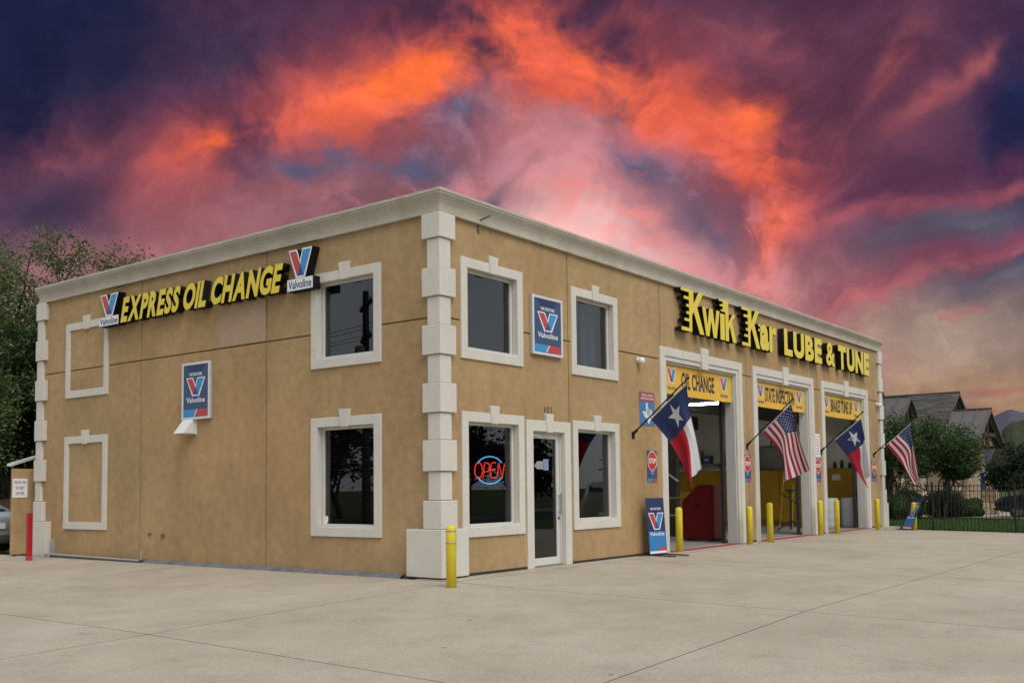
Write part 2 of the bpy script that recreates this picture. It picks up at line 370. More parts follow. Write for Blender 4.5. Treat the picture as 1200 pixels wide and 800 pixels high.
def fit(me, u0, u1, v0, v1, n0, n1, sk=0):
    """scale a text mesh into a box (u, v, n)"""
    c = np.zeros(len(me.vertices)*3); me.vertices.foreach_get('co', c); c = c.reshape(-1, 3)
    lo, hi = c.min(0), c.max(0); d = np.maximum(hi-lo, 1e-6)
    t = (c-lo)/d
    q = np.stack([u0+t[:, 0]*(u1-u0)+sk*t[:, 1]*(v1-v0), v0+t[:, 1]*(v1-v0), n0+t[:, 2]*(n1-n0)], 1)
    me.vertices.foreach_set('co', q.ravel()); me.update(); return me
def face_mats(me, mats):
    for m in mats: me.materials.append(m)
    for p in me.polygons: p.material_index = 0 if p.normal.z > .7 else 1
def word(name, s, u0, u1, v0, v1, n, m, parent, M, bold=.02, thick=.002):
    me = fit(text_mesh(s, bold), u0, u1, v0, v1, n, n+thick); return obj(name, me, m, parent, M)

# ground relief: the lot falls away from the building
def zg(x, y):
    r = -.028*min(max(0, -x), 16)-.016*min(max(0, -y), 14)
    t = min(max((x-19.5)/4, 0), 1); return r-.10*t*t*(3-2*t)

# ------------------------------------------------------------------ ground, lot, lawn
GRASSG = mat('grass_soil', (.05, .075, .022), .95, .3, .5, .4, 8, spec=.1)
xs = [-1500, -400, -120, -60, -40]+[-30+2*i for i in range(33)]+[45, 60, 80, 120, 200, 500, 1500]
ys = [-1500, -400, -120, -60, -40]+[-30+2*i for i in range(41)]+[60, 90, 150, 400, 1500]
g = MB()
gv = [(x, y, zg(x, y)-.07) for y in ys for x in xs]
g.add(gv, [(j*len(xs)+i, j*len(xs)+i+1, (j+1)*len(xs)+i+1, (j+1)*len(xs)+i) for j in range(len(ys)-1) for i in range(len(xs)-1)])
struct('ground', g.mesh('ground', smooth_=True), GRASSG)
SLABEDGE = mat('slab_edge', (.05, .045, .04), .9, .2)
lot = bpy.data.objects.new('concrete_lot', None); COL.objects.link(lot); lot['kind'] = 'structure'
jx = [-22.1, -16.6, -11.1, -5.6, -.2, 5.3, 10.8, 16.3, 21.4, 23.38]; jy = [-22.8, -17.2, -11.6, -6.1, -.45, 6.45, 12.0, 17.5, 23]
for i in range(len(jx)-1):
    for j in range(len(jy)-1):
        x0, x1, y0, y1 = jx[i], jx[i+1], jy[j], jy[j+1]
        if x0 > -1 and y0 > -1: continue                       # under the building
        gp = .0065
        x0 += gp; x1 -= gp; y0 += gp; y1 -= gp; k = 7; b = MB()
        vv = [(x0+(x1-x0)*a/k, y0+(y1-y0)*c/k) for c in range(k+1) for a in range(k+1)]
        b.add([(x, y, zg(x, y)) for x, y in vv], [(c*(k+1)+a, c*(k+1)+a+1, (c+1)*(k+1)+a+1, (c+1)*(k+1)+a) for c in range(k) for a in range(k)])
        b.cur = 1                                              # dirty slab edges
        for side in range(4):
            loop = [(a, 0) for a in range(k+1)] if side == 0 else [(k, a) for a in range(k+1)] if side == 1 else [(k-a, k) for a in range(k+1)] if side == 2 else [(0, k-a) for a in range(k+1)]
            pts = [vv[c*(k+1)+a] for a, c in loop]
            b.add([(x, y, zg(x, y)) for x, y in pts]+[(x, y, zg(x, y)-.12) for x, y in pts], [(q+k+1, q+k+2, q+1, q) for q in range(k)])
        obj('slab', b, [CONC, SLABEDGE], lot)
# concrete apron under the bay doors and walls
b = MB(); b.box(-.19, 23.37, -.435, .4, -.2, .001); obj('apron', b, CONC, lot)
# red paint stripe across the bay thresholds
for k, (a, c) in enumerate(((7.67, 11.34), (12.64, 16.32), (17.6, 21.28))):
    b = MB(); b.box(a, c, -.12, .2, .0015, .006); o = obj('painted_stripe', b, mat('worn_red_paint', (.33, .035, .05), .7, .35, 9), lot)
# neighbour's lawn, footpath
def sheet(x0, x1, y0, y1, dz, k=10):
    b = MB(); vv = [(x0+(x1-x0)*a/k, y0+(y1-y0)*c/k) for c in range(k+1) for a in range(k+1)]
    b.add([(x, y, zg(x, y)+dz) for x, y in vv], [(c*(k+1)+a, c*(k+1)+a+1, (c+1)*(k+1)+a+1, (c+1)*(k+1)+a) for c in range(k) for a in range(k)]); return b
LAWN = mat('lawn_green', (.045, .085, .018), .9, .25, 1.5, .5, 30, spec=.1)
struct('lawn', sheet(23.5, 36.0, -22, 30, -.03), LAWN)
struct('footpath', sheet(36.05, 46, -22, 30, .0), mat('path_concrete', (.36, .31, .25), .9, .15, .6, .2, 60))
struct('road', sheet(-60, 60, -34, -26, -.04), mat('asphalt', (.06, .06, .062), .9, .15, .8, .3, 60))
nb = 26000
bx = rng.uniform(23.52, 36, nb); by = rng.uniform(-6.5, 4, nb); h = rng.uniform(.05, .13, nb); an = rng.uniform(0, 6.28, nb); ln = rng.normal(0, .03, (nb, 2))
bz = np.array([zg(x, y) for x, y in zip(bx, by)])-.03
V3 = np.zeros((nb, 3, 3)); w = .012
V3[:, 0] = np.stack([bx-w*np.cos(an), by-w*np.sin(an), bz], 1); V3[:, 1] = np.stack([bx+w*np.cos(an), by+w*np.sin(an), bz], 1); V3[:, 2] = np.stack([bx+ln[:, 0], by+ln[:, 1], bz+h], 1)
def np_mesh(name, V, k):     # V (n,k,3) independent polygons
    n = len(V); me = bpy.data.meshes.new(name); me.vertices.add(n*k); me.loops.add(n*k); me.polygons.add(n)
    me.vertices.foreach_set('co', V.reshape(-1).astype(np.float32)); me.loops.foreach_set('vertex_index', np.arange(n*k, dtype=np.int32))
    me.polygons.foreach_set('loop_start', np.arange(0, n*k, k, dtype=np.int32)); me.polygons.foreach_set('loop_total', np.full(n, k, dtype=np.int32)); me.update(calc_edges=True); return me
o = obj('grass_blades', np_mesh('grass_blades', V3, 3), mat('grass_blade', (.06, .115, .022), .8, .1, 2, island=.35, trans=.25))
o['kind'] = 'stuff'; o['label'] = 'short green grass of the lawn behind the iron fence'; o['category'] = 'grass'

# ------------------------------------------------------------------ the service building
BL = thing('auto_service_building', 'two-storey tan stucco auto service building with pale corner blocks and moulded cornice', 'building')
ZT, YB, XE, ZC, ZJ = 6.37, 12.72, 23.06, 6.0, 4.28
WIN_F = [(.515, 2.261, 3.64, 5.368), (3.845, 5.57, 3.64, 5.368), (.515, 2.261, .638, 2.749), (3.845, 5.57, .638, 2.749)]
WIN_L = [(-3.087, -1.324, 3.64, 5.368), (-3.087, -1.324, .638, 2.749)]
DOOR = (2.325, 3.756, 0, 2.695)
BAYS = [(7.358, 11.646), (12.326, 16.635), (17.288, 21.589)]; BT = 4.571
SW = .165                                                       # surround width of the windows
def hole(w, s=SW): return (w[0]+s, w[1]-s, w[2]+(s if w[2] > .1 else -.5), w[3]-s)
holesF = [hole(w) for w in WIN_F]+[hole(DOOR, .2)]+[(a+.3, b-.3, -.5, BT-.3) for a, b in BAYS]
holesL = [hole(w) for w in WIN_L]
def panel(u0, u1, v0, v1, holes, n0=-.24, n1=0.0):
    us = sorted({u0, u1, *[min(max(h[i], u0), u1) for h in holes for i in (0, 1)]}); vs_ = sorted({v0, v1, *[min(max(h[i], v0), v1) for h in holes for i in (2, 3)]})
    def solid(i, j):
        if i < 0 or j < 0 or i >= len(us)-1 or j >= len(vs_)-1: return False
        a, c = (us[i]+us[i+1])/2, (vs_[j]+vs_[j+1])/2
        return not any(h[0] < a < h[1] and h[2] < c < h[3] for h in holes)
    b = MB()
    for i in range(len(us)-1):
        for j in range(len(vs_)-1):
            if not solid(i, j): continue
            a, c, d, e = us[i], us[i+1], vs_[j], vs_[j+1]
            b.add([(a, d, n1), (c, d, n1), (c, e, n1), (a, e, n1)], [(0, 1, 2, 3)]); b.add([(a, d, n0), (c, d, n0), (c, e, n0), (a, e, n0)], [(3, 2, 1, 0)])
            if not solid(i-1, j): b.add([(a, d, n0), (a, d, n1), (a, e, n1), (a, e, n0)], [(0, 1, 2, 3)])
            if not solid(i+1, j): b.add([(c, d, n0), (c, d, n1), (c, e, n1), (c, e, n0)], [(3, 2, 1, 0)])
            if not solid(i, j-1): b.add([(a, d, n0), (c, d, n0), (c, d, n1), (a, d, n1)], [(0, 1, 2, 3)])
            if not solid(i, j+1): b.add([(a, e, n0), (c, e, n0), (c, e, n1), (a, e, n1)], [(3, 2, 1, 0)])
    me = b.mesh('wall_panel')
    bm = bmesh.new(); bm.from_mesh(me); bmesh.ops.remove_doubles(bm, verts=bm.verts, dist=1e-5)
    bmesh.ops.dissolve_limit(bm, angle_limit=.01, verts=bm.verts, edges=bm.edges); bm.to_mesh(me); bm.free(); return me
ge = .014
def loose(me):
    bm = bmesh.new(); bm.from_mesh(me); seen = set(); out = []
    for f in bm.faces:
        if f.index in seen: continue
        st = [f]; comp = []
        while st:
            q = st.pop()
            if q.index in seen: continue
            seen.add(q.index); comp.append(q)
            st += [l for v in q.verts for l in v.link_faces if l.index not in seen]
        b = MB()
        for q in comp: b.add([v.co for v in q.verts], [tuple(range(len(q.verts)))])
        m2 = b.mesh('wall_panel'); b2 = bmesh.new(); b2.from_mesh(m2); bmesh.ops.remove_doubles(b2, verts=b2.verts, dist=1e-5); b2.to_mesh(m2); b2.free(); out.append(m2)
    bm.free(); return out
def wall(M, cols, holes):
    for i in range(len(cols)-1):
        for v0, v1 in ((.045, ZJ), (ZJ, 6.1)):
            for me in loose(panel(cols[i]+(ge if i else 0), cols[i+1]-(ge if i < len(cols)-2 else 0), v0+(ge if v0 > 1 else 0), v1-(ge if v1 < 5 else 0), holes)): obj('wall_panel', me, STUCCO, BL, M)
    for u in cols[1:-1]:                                        # sealant set back in the joints
        for v0, v1 in ((.05, ZJ-.02), (ZJ+.02, 6.05)):
            cuts = sorted([(max(h[2], v0), min(h[3], v1)) for h in holes if h[0] < u < h[1] and h[3] > v0 and h[2] < v1]); a = v0; segs = []
            for c, d in cuts:
                if c > a: segs.append((a, c))
                a = max(a, d)
            if a < v1: segs.append((a, v1))
            for a, c in segs:
                b = MB(); b.box(u-ge-.003, u+ge+.003, a, c, -.10, -.022); obj('joint_sealant', b, JOINT, BL, M)
    cuts = sorted([(h[0], h[1]) for h in holes if h[2] < ZJ < h[3]]); a = cols[0]+.02; segs = []
    for c, d in cuts:
        if c > a: segs.append((a, c))
        a = d
    segs.append((a, cols[-1]-.02))
    for a, c in segs:
        b = MB(); b.box(a, c, ZJ-ge-.003, ZJ+ge+.003, -.10, -.024); obj('joint_sealant', b, JOINT, BL, M)
wall(FM, [.002, 3.755, 7.42, 11.98, 17.0, 21.0, XE], holesF)
wall(LM, [-YB, -8.485, -4.363, -.002], holesL)
# footing that peeps out under the stucco
b = MB(); b.box(-.02, .2, .05, YB, -.3, .04); obj('footing', b, mat('footing_grey', (.13, .125, .13), .9, .25, 4, .4, 30), BL)
for a, c in ((.04, 2.4), (3.7, 7.4), (11.6, 12.4), (16.55, 17.4), (21.5, 23)):
    b = MB(); b.box(a, c, -.015, .2, -.3, .04); obj('footing', b, mat('footing_dark', (.03, .028, .026), .9, .25, 4), BL)
b = MB()
for i in range(16):                                            # crumbled asphalt fillet along the left wall
    y = .8+i*.46; b.add([(-.16+random.uniform(-.02, .02), y, zg(-.15, y)-.01), (-.02, y, .055), (-.02, y+.46, .055), (-.16+random.uniform(-.02, .02), y+.46, zg(-.15, y)-.01)], [(3, 2, 1, 0)])
obj('base_fillet', b, mat('fillet_grey', (.15, .145, .15), .9, .3, 5, .5, 30), BL)
# shell: back, end wall, roof, partitions, floors
b = MB(); b.box(.25, XE-.01, YB-.2, YB-.01, 0, 6.2); obj('back_wall', b, STUCCO, BL)
b = MB(); b.box(XE-.24, XE, .245, YB-.21, 0, 6.1); obj('end_wall', b, [STUCCO], BL)
b = MB(); b.box(.05, XE-.05, .05, YB-.05, 6.105, 6.16); obj('roof', b, mat('roofing', (.2, .2, .2), .9), BL)
b = MB(); b.box(.245, 6.5, .245, 12.4, 2.95, 3.3); b.box(6.5, 6.65, .245, 12.5, 0, 6.1); b.box(.245, 6.5, 5.8, 5.9, 0, 2.95); b.box(.245, 6.5, 5.2, 5.3, 3.3, 6.1); obj('partition', b, INTD, BL)
b = MB(); b.box(.25, 6.49, .25, 12.4, -.05, .01); obj('office_floor', b, INTD, BL)
b = MB(); b.box(6.66, XE-.25, .41, 12.5, -.06, .002); obj('bay_floor', b, mat('bay_floor', (.22, .21, .19), .7, .3, 1.5), BL)
b = MB(); b.box(6.67, XE-.25, .26, 12.5, 5.0, 5.05); obj('ceiling', b, INTW, BL)
b = MB(); b.box(6.67, XE-.26, 12.3, 12.49, 0.01, 4.99); obj('bay_back_wall', b, INTW, BL)
b = MB(); b.box(XE-.31, XE-.26, .26, 12.28, 2.02, 4.99); obj('bay_end_wall', b, INTW, BL)
b = MB(); b.box(XE-.34, XE-.26, .27, 12.28, .12, 2.0); obj('wainscot', b, YWALL, BL)
b = MB(); b.box(XE-.42, XE-.345, 3.6, 5.4, .2, 2.75); obj('yellow_cabinet_front', b, YWALL, BL)
for y in (2.6, 6.8):
    b = MB(); b.box(6.68, XE-.32, y, y+.25, 3.62, 4.1); obj('ceiling_beam', b, INTD, BL)
# cornice: swept moulding round the parapet
prof = [(.0, ZC), (.07, ZC), (.075, ZC+.045), (.045, ZC+.06), (.048, ZC+.10), (.06, ZC+.15), (.088, ZC+.205), (.13, ZC+.26), (.155, ZC+.29), (.155, ZC+.315), (.17, ZC+.322), (.17, ZT), (.15, ZT+.008), (-.25, ZT+.008), (-.25, ZC+.1)]
path = [((0, YB), (-1, .0)), ((0, 0), (-1, -1)), ((XE, 0), (0, -1))]
b = MB(); k = len(prof)
b.add([(p[0]+d[0]*n, p[1]+d[1]*n, z) for p, d in path for n, z in prof], [(i*k+j, i*k+(j+1) % k, (i+1)*k+(j+1) % k, (i+1)*k+j) for i in range(2) for j in range(k)]+[tuple(range(k))[::-1], tuple(2*k+j for j in range(k))])
obj('cornice', b, CORN, BL)
b = MB(); b.box(.3, XE-.3, YB-.15, YB, 6.161, ZT); b.box(XE-.14, XE, .3, YB-.16, 6.161, ZT); obj('parapet', b, CORN, BL)
# quoins: corner blocks
qz = [ZC-.002, 5.579, 5.094, 4.611, 4.143, 3.65, 3.187, 2.697, 2.252, 1.739, 1.269, .802]
for i in range(len(qz)-1):
    wide = i % 2 == 0; p = .09 if wide else .055; w = .315 if wide else .225
    for k in range(3):
        b = MB()
        if k == 0: b.box(-p, w, -p, w, qz[i+1]+.004, qz[i]-.004)
        elif k == 1: b.box(-p, .3, YB-(.36 if wide else .22), YB+.03+p*.3, qz[i+1]+.004, qz[i]-.004)
        else: b.box(XE-(.36 if wide else .24), XE+.03+p*.3, -p, .3, qz[i+1]+.004, qz[i]-.004)
        obj('quoin', b.mesh('quoin', .008, 1), TRIM, BL)
for k in range(3):
    b = MB()
    if k == 0: b.box(-.125, .56, -.125, .66, .025, .80)
    elif k == 1: b.box(-.12, .3, YB-.62, YB+.06, -.02, .80)
    else: b.box(XE-.42, XE+.12, -.12, .3, -.06, .80)
    obj('quoin_base', b.mesh('quoin', .01, 1), TRIM, BL)
b = MB(); b.box(-.10, .54, -.10, .64, -.2, .022); obj('base_gap', b, mat('footing_dark'), BL)
# windows
def frame_mesh(u0, u1, v0, v1, w, n0, n1, wb=None, bev=.006):
    wb = w if wb is None else wb; b = MB(); O = [(u0, v0), (u1, v0), (u1, v1), (u0, v1)]; I = [(u0+w, v0+wb), (u1-w, v0+wb), (u1-w, v1-w), (u0+w, v1-w)]
    vv = [(*p, n) for n in (n0, n1) for q in (O, I) for p in q]
    ff = []
    for i in range(4):
        j = (i+1) % 4
        ff += [(8+i, 8+j, 12+j, 12+i), (i, 4+i, 4+j, j), (i, j, 8+j, 8+i), (4+i, 12+i, 12+j, 4+j)]
    b.add(vv, ff); return b.mesh('frame', bev, 1)
def keystone(uc, v0, v1, wt, wb_, n0, n1):
    b = MB(); b.prism([(uc-wb_/2, v0), (uc+wb_/2, v0), (uc+wt/2, v1), (uc-wt/2, v1)], n0, n1); return b.mesh('keystone', .008, 1)
BLIND = mat('blind_slat', (.10, .105, .11), .6, .1)
def window(M, w, blinds=False, label=None):
    u0, u1, v0, v1 = w; h = hole(w)
    wi = obj('window', frame_mesh(h[0]+.001, h[1]-.001, h[2]+.001, h[3]-.001, .05, -.17, -.09), WFRAME, BL, M)
    s = frame_mesh(u0, u1, v0, v1, SW+.004, -.088, .036); obj('surround', s, TRIM, wi)
    b = MB(); b.box(h[0]+.01, h[1]-.01, h[2], h[2]+.035, -.12, .03); obj('sill', b, WFRAME, wi)
    obj('keystone', keystone((u0+u1)/2, v1-SW-.02, v1+.13, .27, .18, -.02, .06), TRIM, wi)
    b = MB(); b.box(h[0]+.05, h[1]-.05, h[2]+.05, h[3]-.05, -.135, -.128); obj('pane', b, GLASS, wi)
    if blinds:
        n = int((h[3]-h[2]-.2)/.055); b0 = MB(); b0.add([(h[0]+.07, 0, -.26), (h[1]-.07, 0, -.26), (h[1]-.07, .03, -.225), (h[0]+.07, .03, -.225)], [(0, 1, 2, 3)]); me = b0.mesh('slat'); me.materials.append(BLIND)
        for i in range(n): obj('slat', me, None, wi, T(0, h[2]+.12+i*.055, 0))
    return wi
for i, w in enumerate(WIN_F): window(FM, w)
window(LM, WIN_L[0]); window(LM, WIN_L[1], True)
# blank plaster frames on the left wall
for v0, v1 in ((3.64, 5.368), (.638, 2.749)):
    f = obj('blank_frame', frame_mesh(-11.515, -9.751, v0, v1, .165, -.02, .036), TRIM, BL, LM)
    obj('keystone', keystone(-10.633, v1-.19, v1+.13, .27, .18, -.015, .06), TRIM, f)
b = MB(); b.box(-5.80, -4.385, ZJ+.02, 5.11, -.004, .004); obj('repair_patch', b, PATCH, BL, LM)
# curtain behind the upper right front window
cu = []
for i in range(41):
    t = i/40; cu.append((4.75+.55*t, .03*math.sin(t*40)+.01*math.sin(t*91)))
b = MB(); b.add([(u, 3.85+0*n, -.36+n) for u, n in cu]+[(u-.06*(i/40), 5.15, -.36+n) for i, (u, n) in enumerate(cu)], [(i, i+1, 42+i, 41+i) for i in range(40)])
obj('curtain', b, mat('curtain_grey', (.5, .5, .52), .8, .1), BL, FM)
# door
u0, u1, v0, v1 = DOOR
dr = obj('entrance_door', frame_mesh(u0+.24, u1-.24, .03, v1-.24, .085, -.14, -.09, .13, .004), WFRAME, BL, FM)
b = MB(); b.prism([(u0, 0.0), (u0+.204, 0.0), (u0+.204, v1-.204), (u1-.204, v1-.204), (u1-.204, 0.0), (u1, 0.0), (u1, v1), (u0, v1)], -.058, .036); obj('surround', b.mesh('s', .006, 1), TRIM, dr)
obj('keystone', keystone((u0+u1)/2, v1-.22, v1+.13, .25, .17, -.02, .06), TRIM, dr)
b = MB(); b.prism([(u0+.206, 0.0), (u0+.238, 0.0), (u0+.238, v1-.238), (u1-.238, v1-.238), (u1-.238, 0.0), (u1-.206, 0.0), (u1-.206, v1-.206), (u0+.206, v1-.206)], -.2, -.06); obj('door_frame', b, WFRAME, dr)
b = MB(); b.box(u0+.325, u1-.325, .16, v1-.325, -.12, -.113); obj('pane', b, GLASS, dr)
b = MB(); b.box(u0+.33, u1-.33, 1.02, 1.07, -.20, -.16); obj('push_bar', b, mat('brushed_metal', (.45, .45, .45), .35, .05, metal=1), dr)
b = MB(); b.tube([(u1-.285, .95, -.02), (u1-.285, 1.35, -.02)], .013); b.tube([(u1-.285, 1.0, -.1), (u1-.285, 1.0, -.02)], .01); b.tube([(u1-.285, 1.3, -.1), (u1-.285, 1.3, -.02)], .01); obj('handle', b, mat('brushed_metal'), dr)
b = MB(); b.box(u1-.3, u1-.27, .86, .9, -.09, -.07); obj('lock', b, DARKMETAL, dr)
b = MB(); b.box(u0+.24, u1-.24, .0025, .03, -.2, -.02); obj('threshold', b, mat('brushed_metal'), dr)
b = MB(); b.prism([(2.74, 1.86), (2.84, 1.80), (3.02, 1.80), (3.02, 1.95), (2.84, 1.95)], -.112, -.110); obj('decal', b, mat('decal_pale', (.3, .27, .26), .5), dr)
b = MB(); b.box(3.03, 3.2, 1.78, 1.99, -.112, -.110); obj('decal', b, mat('decal_blue', (.2, .24, .36), .5), dr)
b = MB(); b.box(u0+.28, u0+.5, v1-.29, v1-.25, -.088, -.05); obj('door_closer', b, WFRAME, dr)
word('house_number', '101', 2.93, 3.16, 2.845, 2.965, .002, DARKMETAL, BL, FM, .0)
# bay surrounds
def bay(a, c):
    s = .31
    def arch(a, c, top, s_, n0, n1):
        b = MB(); b.prism([(a, 0.003), (a+s_, 0.003), (a+s_, top-s_), (c-s_, top-s_), (c-s_, 0.003), (c, 0.003), (c, top), (a, top)], n0, n1); return b.mesh('s', .008, 1)
    o = obj('bay_surround', arch(a, c, BT, .2, -.03, .045), TRIM, BL, FM)
    obj('inner_moulding', arch(a+.201, c-.201, BT-.201, .103, -.03, .018), TRIM, o)
    obj('keystone', keystone((a+c)/2, BT-.36, BT+.15, .40, .31, -.02, .075), TRIM, o)
    obj('jamb', arch(a+.302, c-.302, BT-.302, .05, -.3, -.031), mat('jamb_paint', (.5, .49, .46), .6, .08, 2), o)
    for u in (a+.42, c-.45):
        b = MB(); b.box(u, u+.05, .01, 4.1, -.42, -.33); obj('door_track', b, DARKMETAL, o)
    b = MB(); b.tube([(a+.37, 3.64, -.4), (c-.37, 3.64, -.4)], .03); obj('bottom_rail', b, mat('painted_white', (.6, .6, .58), .5), o)
    b = MB(); b.box(a+.36, c-.36, 3.66, 4.2, -.41, -.37); obj('raised_door', b, INTW, o)
    return o
for a, c in BAYS: bay(a, c)
# roof bracket above the first window
b = MB(); bu = FP(560, 258)[0]; b.box(bu-.02, bu+.02, ZC-.13, ZC+.09, .001, .03); b.tube([(bu, ZC+.06, .02), (bu+.02, ZC+.1, .14), (bu+.06, ZC+.14, .24)], .018); obj('roof_bracket', b, mat('bracket_green', (.12, .13, .11), .6), BL, FM)
# conduit and hose bibs on the left wall
b = MB(); b.tube([(-12.1, .06, .14), (-8.3, .03, .14), (-8.22, .06, .14), (-8.2, .24, .14)], .022); obj('conduit', b, mat('conduit_grey', (.36, .35, .32), .6, .15, 5), BL, LM)
b = MB(); b.box(-12.0, -11.93, .05, .42, .001, .05); obj('utility_cover', b, mat('utility_grey', (.3, .3, .3), .6), BL, LM)
for u, v, r in ((LP(192, 627)[0], LP(192, 627)[1], .03), (LP(177, 625.5)[0], LP(177, 625.5)[1], .018)):
    b = MB(); b.tube([(u, v, -.01), (u, v, .07)], r); b.tube([(u, v, .05), (u+.03, v-.05, .09)], r*.6); b.tube([(u-.05, v+.02, .06), (u+.05, v+.02, .06)], .008); obj('hose_bib', b, mat('brass_grey', (.18, .17, .15), .5, metal=.6), BL, LM)

# ------------------------------------------------------------------ logo, sign builders
def v_logo(parent, M, u0, v0, w, h, n, outline=True, step=.002):
    Pt = lambda L: [(u0+x*w, v0+y*h) for x, y in L]
    e = .045
    if outline:
        b = MB(); b.prism(Pt([(-e, 1+e), (.34+e*.2, 1+e), (.485, .60), (.60, 1+e), (1+e, 1+e), (.70+e*.4, -e), (.32-e*.4, -e)]), n, n+step); obj('emblem_outline', b, WHITE, parent, M)
    n1, n2 = n+step*1.01, n+step*2
    b = MB(); b.prism(Pt([(.02, .985), (.31, .985), (.497, .465), (.36, .03)]), n1, n2); obj('emblem_red_arm', b, LRED, parent, M)
    b = MB(); b.prism(Pt([(.625, .985), (.98, .985), (.665, .03), (.503, .465)]), n1, n2); obj('emblem_blue_arm', b, LBLUE, parent, M)
    b = MB(); b.prism(Pt([(.364, .03), (.661, .03), (.5, .458)]), n1, n2); obj('emblem_overlap', b, LMID, parent, M)
def poster_art(parent, M, u0, u1, v0, v1, n, wide=True):
    W, H = u1-u0, v1-v0
    b = MB(); b.prism([(u0+W*.12, v1-.004), (u1-W*.12, v1-.004), (u1-W*.25, v1-H*.12), (u0+W*.25, v1-H*.12)], n, n+.001); obj('top_patch', b, LNAVY, parent, M)
    word('lettering', 'WE FEATURE', u0+W*.24, u0+W*.76, v1-H*.205, v1-H*.145, n+.001, WHITE, parent, M, .015)
    v_logo(parent, M, u0+W*.14, v1-H*.585, W*.72, H*.33, n+.001)
    word('lettering', 'Valvoline', u0+W*.12, u0+W*.88, v1-H*.73, v1-H*.625, n+.001, WHITE, parent, M, .012)
    b = MB(); b.prism([(u0+.004, v0+.004), (u0+W*.42, v0+.004), (u0+W*.54, v0+H*.14), (u0+.004, v0+H*.14)], n, n+.001); obj('corner_block', b, LBLUE, parent, M)
    b = MB(); b.prism([(u0+W*.42+.004, v0+.004), (u0+W*.46, v0+.004), (u0+W*.58, v0+H*.14), (u0+W*.54+.004, v0+H*.14)], n, n+.0014); obj('slash', b, WHITE, parent, M)
    b = MB(); b.prism([(u0+W*.47, v0+.004), (u1-.004, v0+.004), (u1-.004, v0+H*.14), (u0+W*.59, v0+H*.14)], n, n+.001); obj('corner_block', b, LRED, parent, M)
def cabinet_sign(M, c0, c1, n, label):
    u0, v0 = c0; u1, v1 = c1
    t = thing('panel_sign', label, 'sign')
    b = MB(); b.box(u0, u1, v0, v1, .001, n-.02); obj('cabinet', b.mesh('c', .008, 2), mat('cabinet_grey', (.42, .42, .42), .4, .05), t, M)
    obj('frame', frame_mesh(u0, u1, v0, v1, .05, n-.019, n+.012), mat('frame_silver', (.6, .6, .62), .35, .05), t, M)
    b = MB(); b.box(u0+.051, u1-.051, v0+.051, v1-.051, n-.019, n); p = obj('face', b, SBLUE, t, M)
    poster_art(p, None, u0+.06, u1-.06, v0+.06, v1-.06, n+.001)
    return t
a, c = LP(213, 492.5, .07), LP(246, 422, .07)
cabinet_sign(LM, a, c, .07, 'framed dark blue panel sign on the left wall above the vent hood')
a, c = FP(624.5, 421, .07), FP(658.5, 352.5, .07); z0 = FP(625, 414, .07)[1]; z1 = FP(625, 344.5, .07)[1]
cabinet_sign(FM, (a[0], z0), (c[0], z1), .07, 'framed dark blue panel sign between the two upper front windows')

# channel letters
def channel(parent, M, s, u0, u1, v0, v1, n0, n1, bold, sk=0, space=.18, wordgap=.35):
    ms = []; x = 0; gaps = []
    for ch in s:
        if ch == ' ': x += wordgap; continue
        me = text_mesh(ch, bold); c = np.zeros(len(me.vertices)*3); me.vertices.foreach_get('co', c); c = c.reshape(-1, 3)
        w = c[:, 0].max()-c[:, 0].min(); ms.append((me, x, w)); x += w+space*.4
    tot = x-space*.4; k = (u1-u0-sk*(v1-v0))/tot
    for me, xx, w in ms:
        fit(me, u0+xx*k, u0+(xx+w)*k, v0, v1, n0, n1, sk); face_mats(me, [YELLOWF, BLACK]); obj('letter', me, None, parent, M)
D = .2
es = thing('channel_letter_sign', 'slanted yellow block letters with black sides across the left wall', 'sign')
p0, p1 = LP(141, 376, D), LP(332, 313, D)
channel(es, LM, 'EXPRESS OIL CHANGE', p0[0], p1[0], 5.125, 5.66, .03, D, .045, .24, space=.15, wordgap=.25)
def logo_sign(M, u0, u1, v0, v1, label):
    t = thing('emblem_sign', label, 'sign'); W, H = u1-u0, v1-v0; vb = v0+H*.30
    b = MB(); e = .02
    b.prism([(u0+W*x, vb+(v1-vb)*y) for x, y in [(-e+.05, 1), (.36, 1), (.49, .58), (.60, 1), (.97, 1), (.70, 0), (.34, 0)]], .02, D)
    o = obj('emblem_box', b, BLACK, t, M); v_logo(o, None, u0+W*.09, vb+.02, W*.84, v1-vb-.05, D+.0005)
    b = MB(); b.box(u0, u1, v0, vb-.002, .02, D+.002); o = obj('name_box', b, BLACK, t, M)
    b = MB(); b.box(u0+.008, u1-.008, v0+.008, vb-.01, D+.0025, D+.004); q = obj('face', b, WHITE, o)
    word('lettering', 'Valvoline', u0+W*.06, u1-W*.06, v0+H*.05, vb-H*.05, D+.0045, LNAVY, q, None, .012)
a = LP(116, 386, D); c = LP(139.5, 346, D); logo_sign(LM, a[0], c[0], 5.11, 5.82, 'small red and blue V emblem sign at the left end of the slanted yellow letters')
a = LP(336.5, 344, D); c = LP(367, 297, D); logo_sign(LM, a[0], c[0], 5.09, 5.86, 'larger red and blue V emblem sign beside the upper left-wall window')
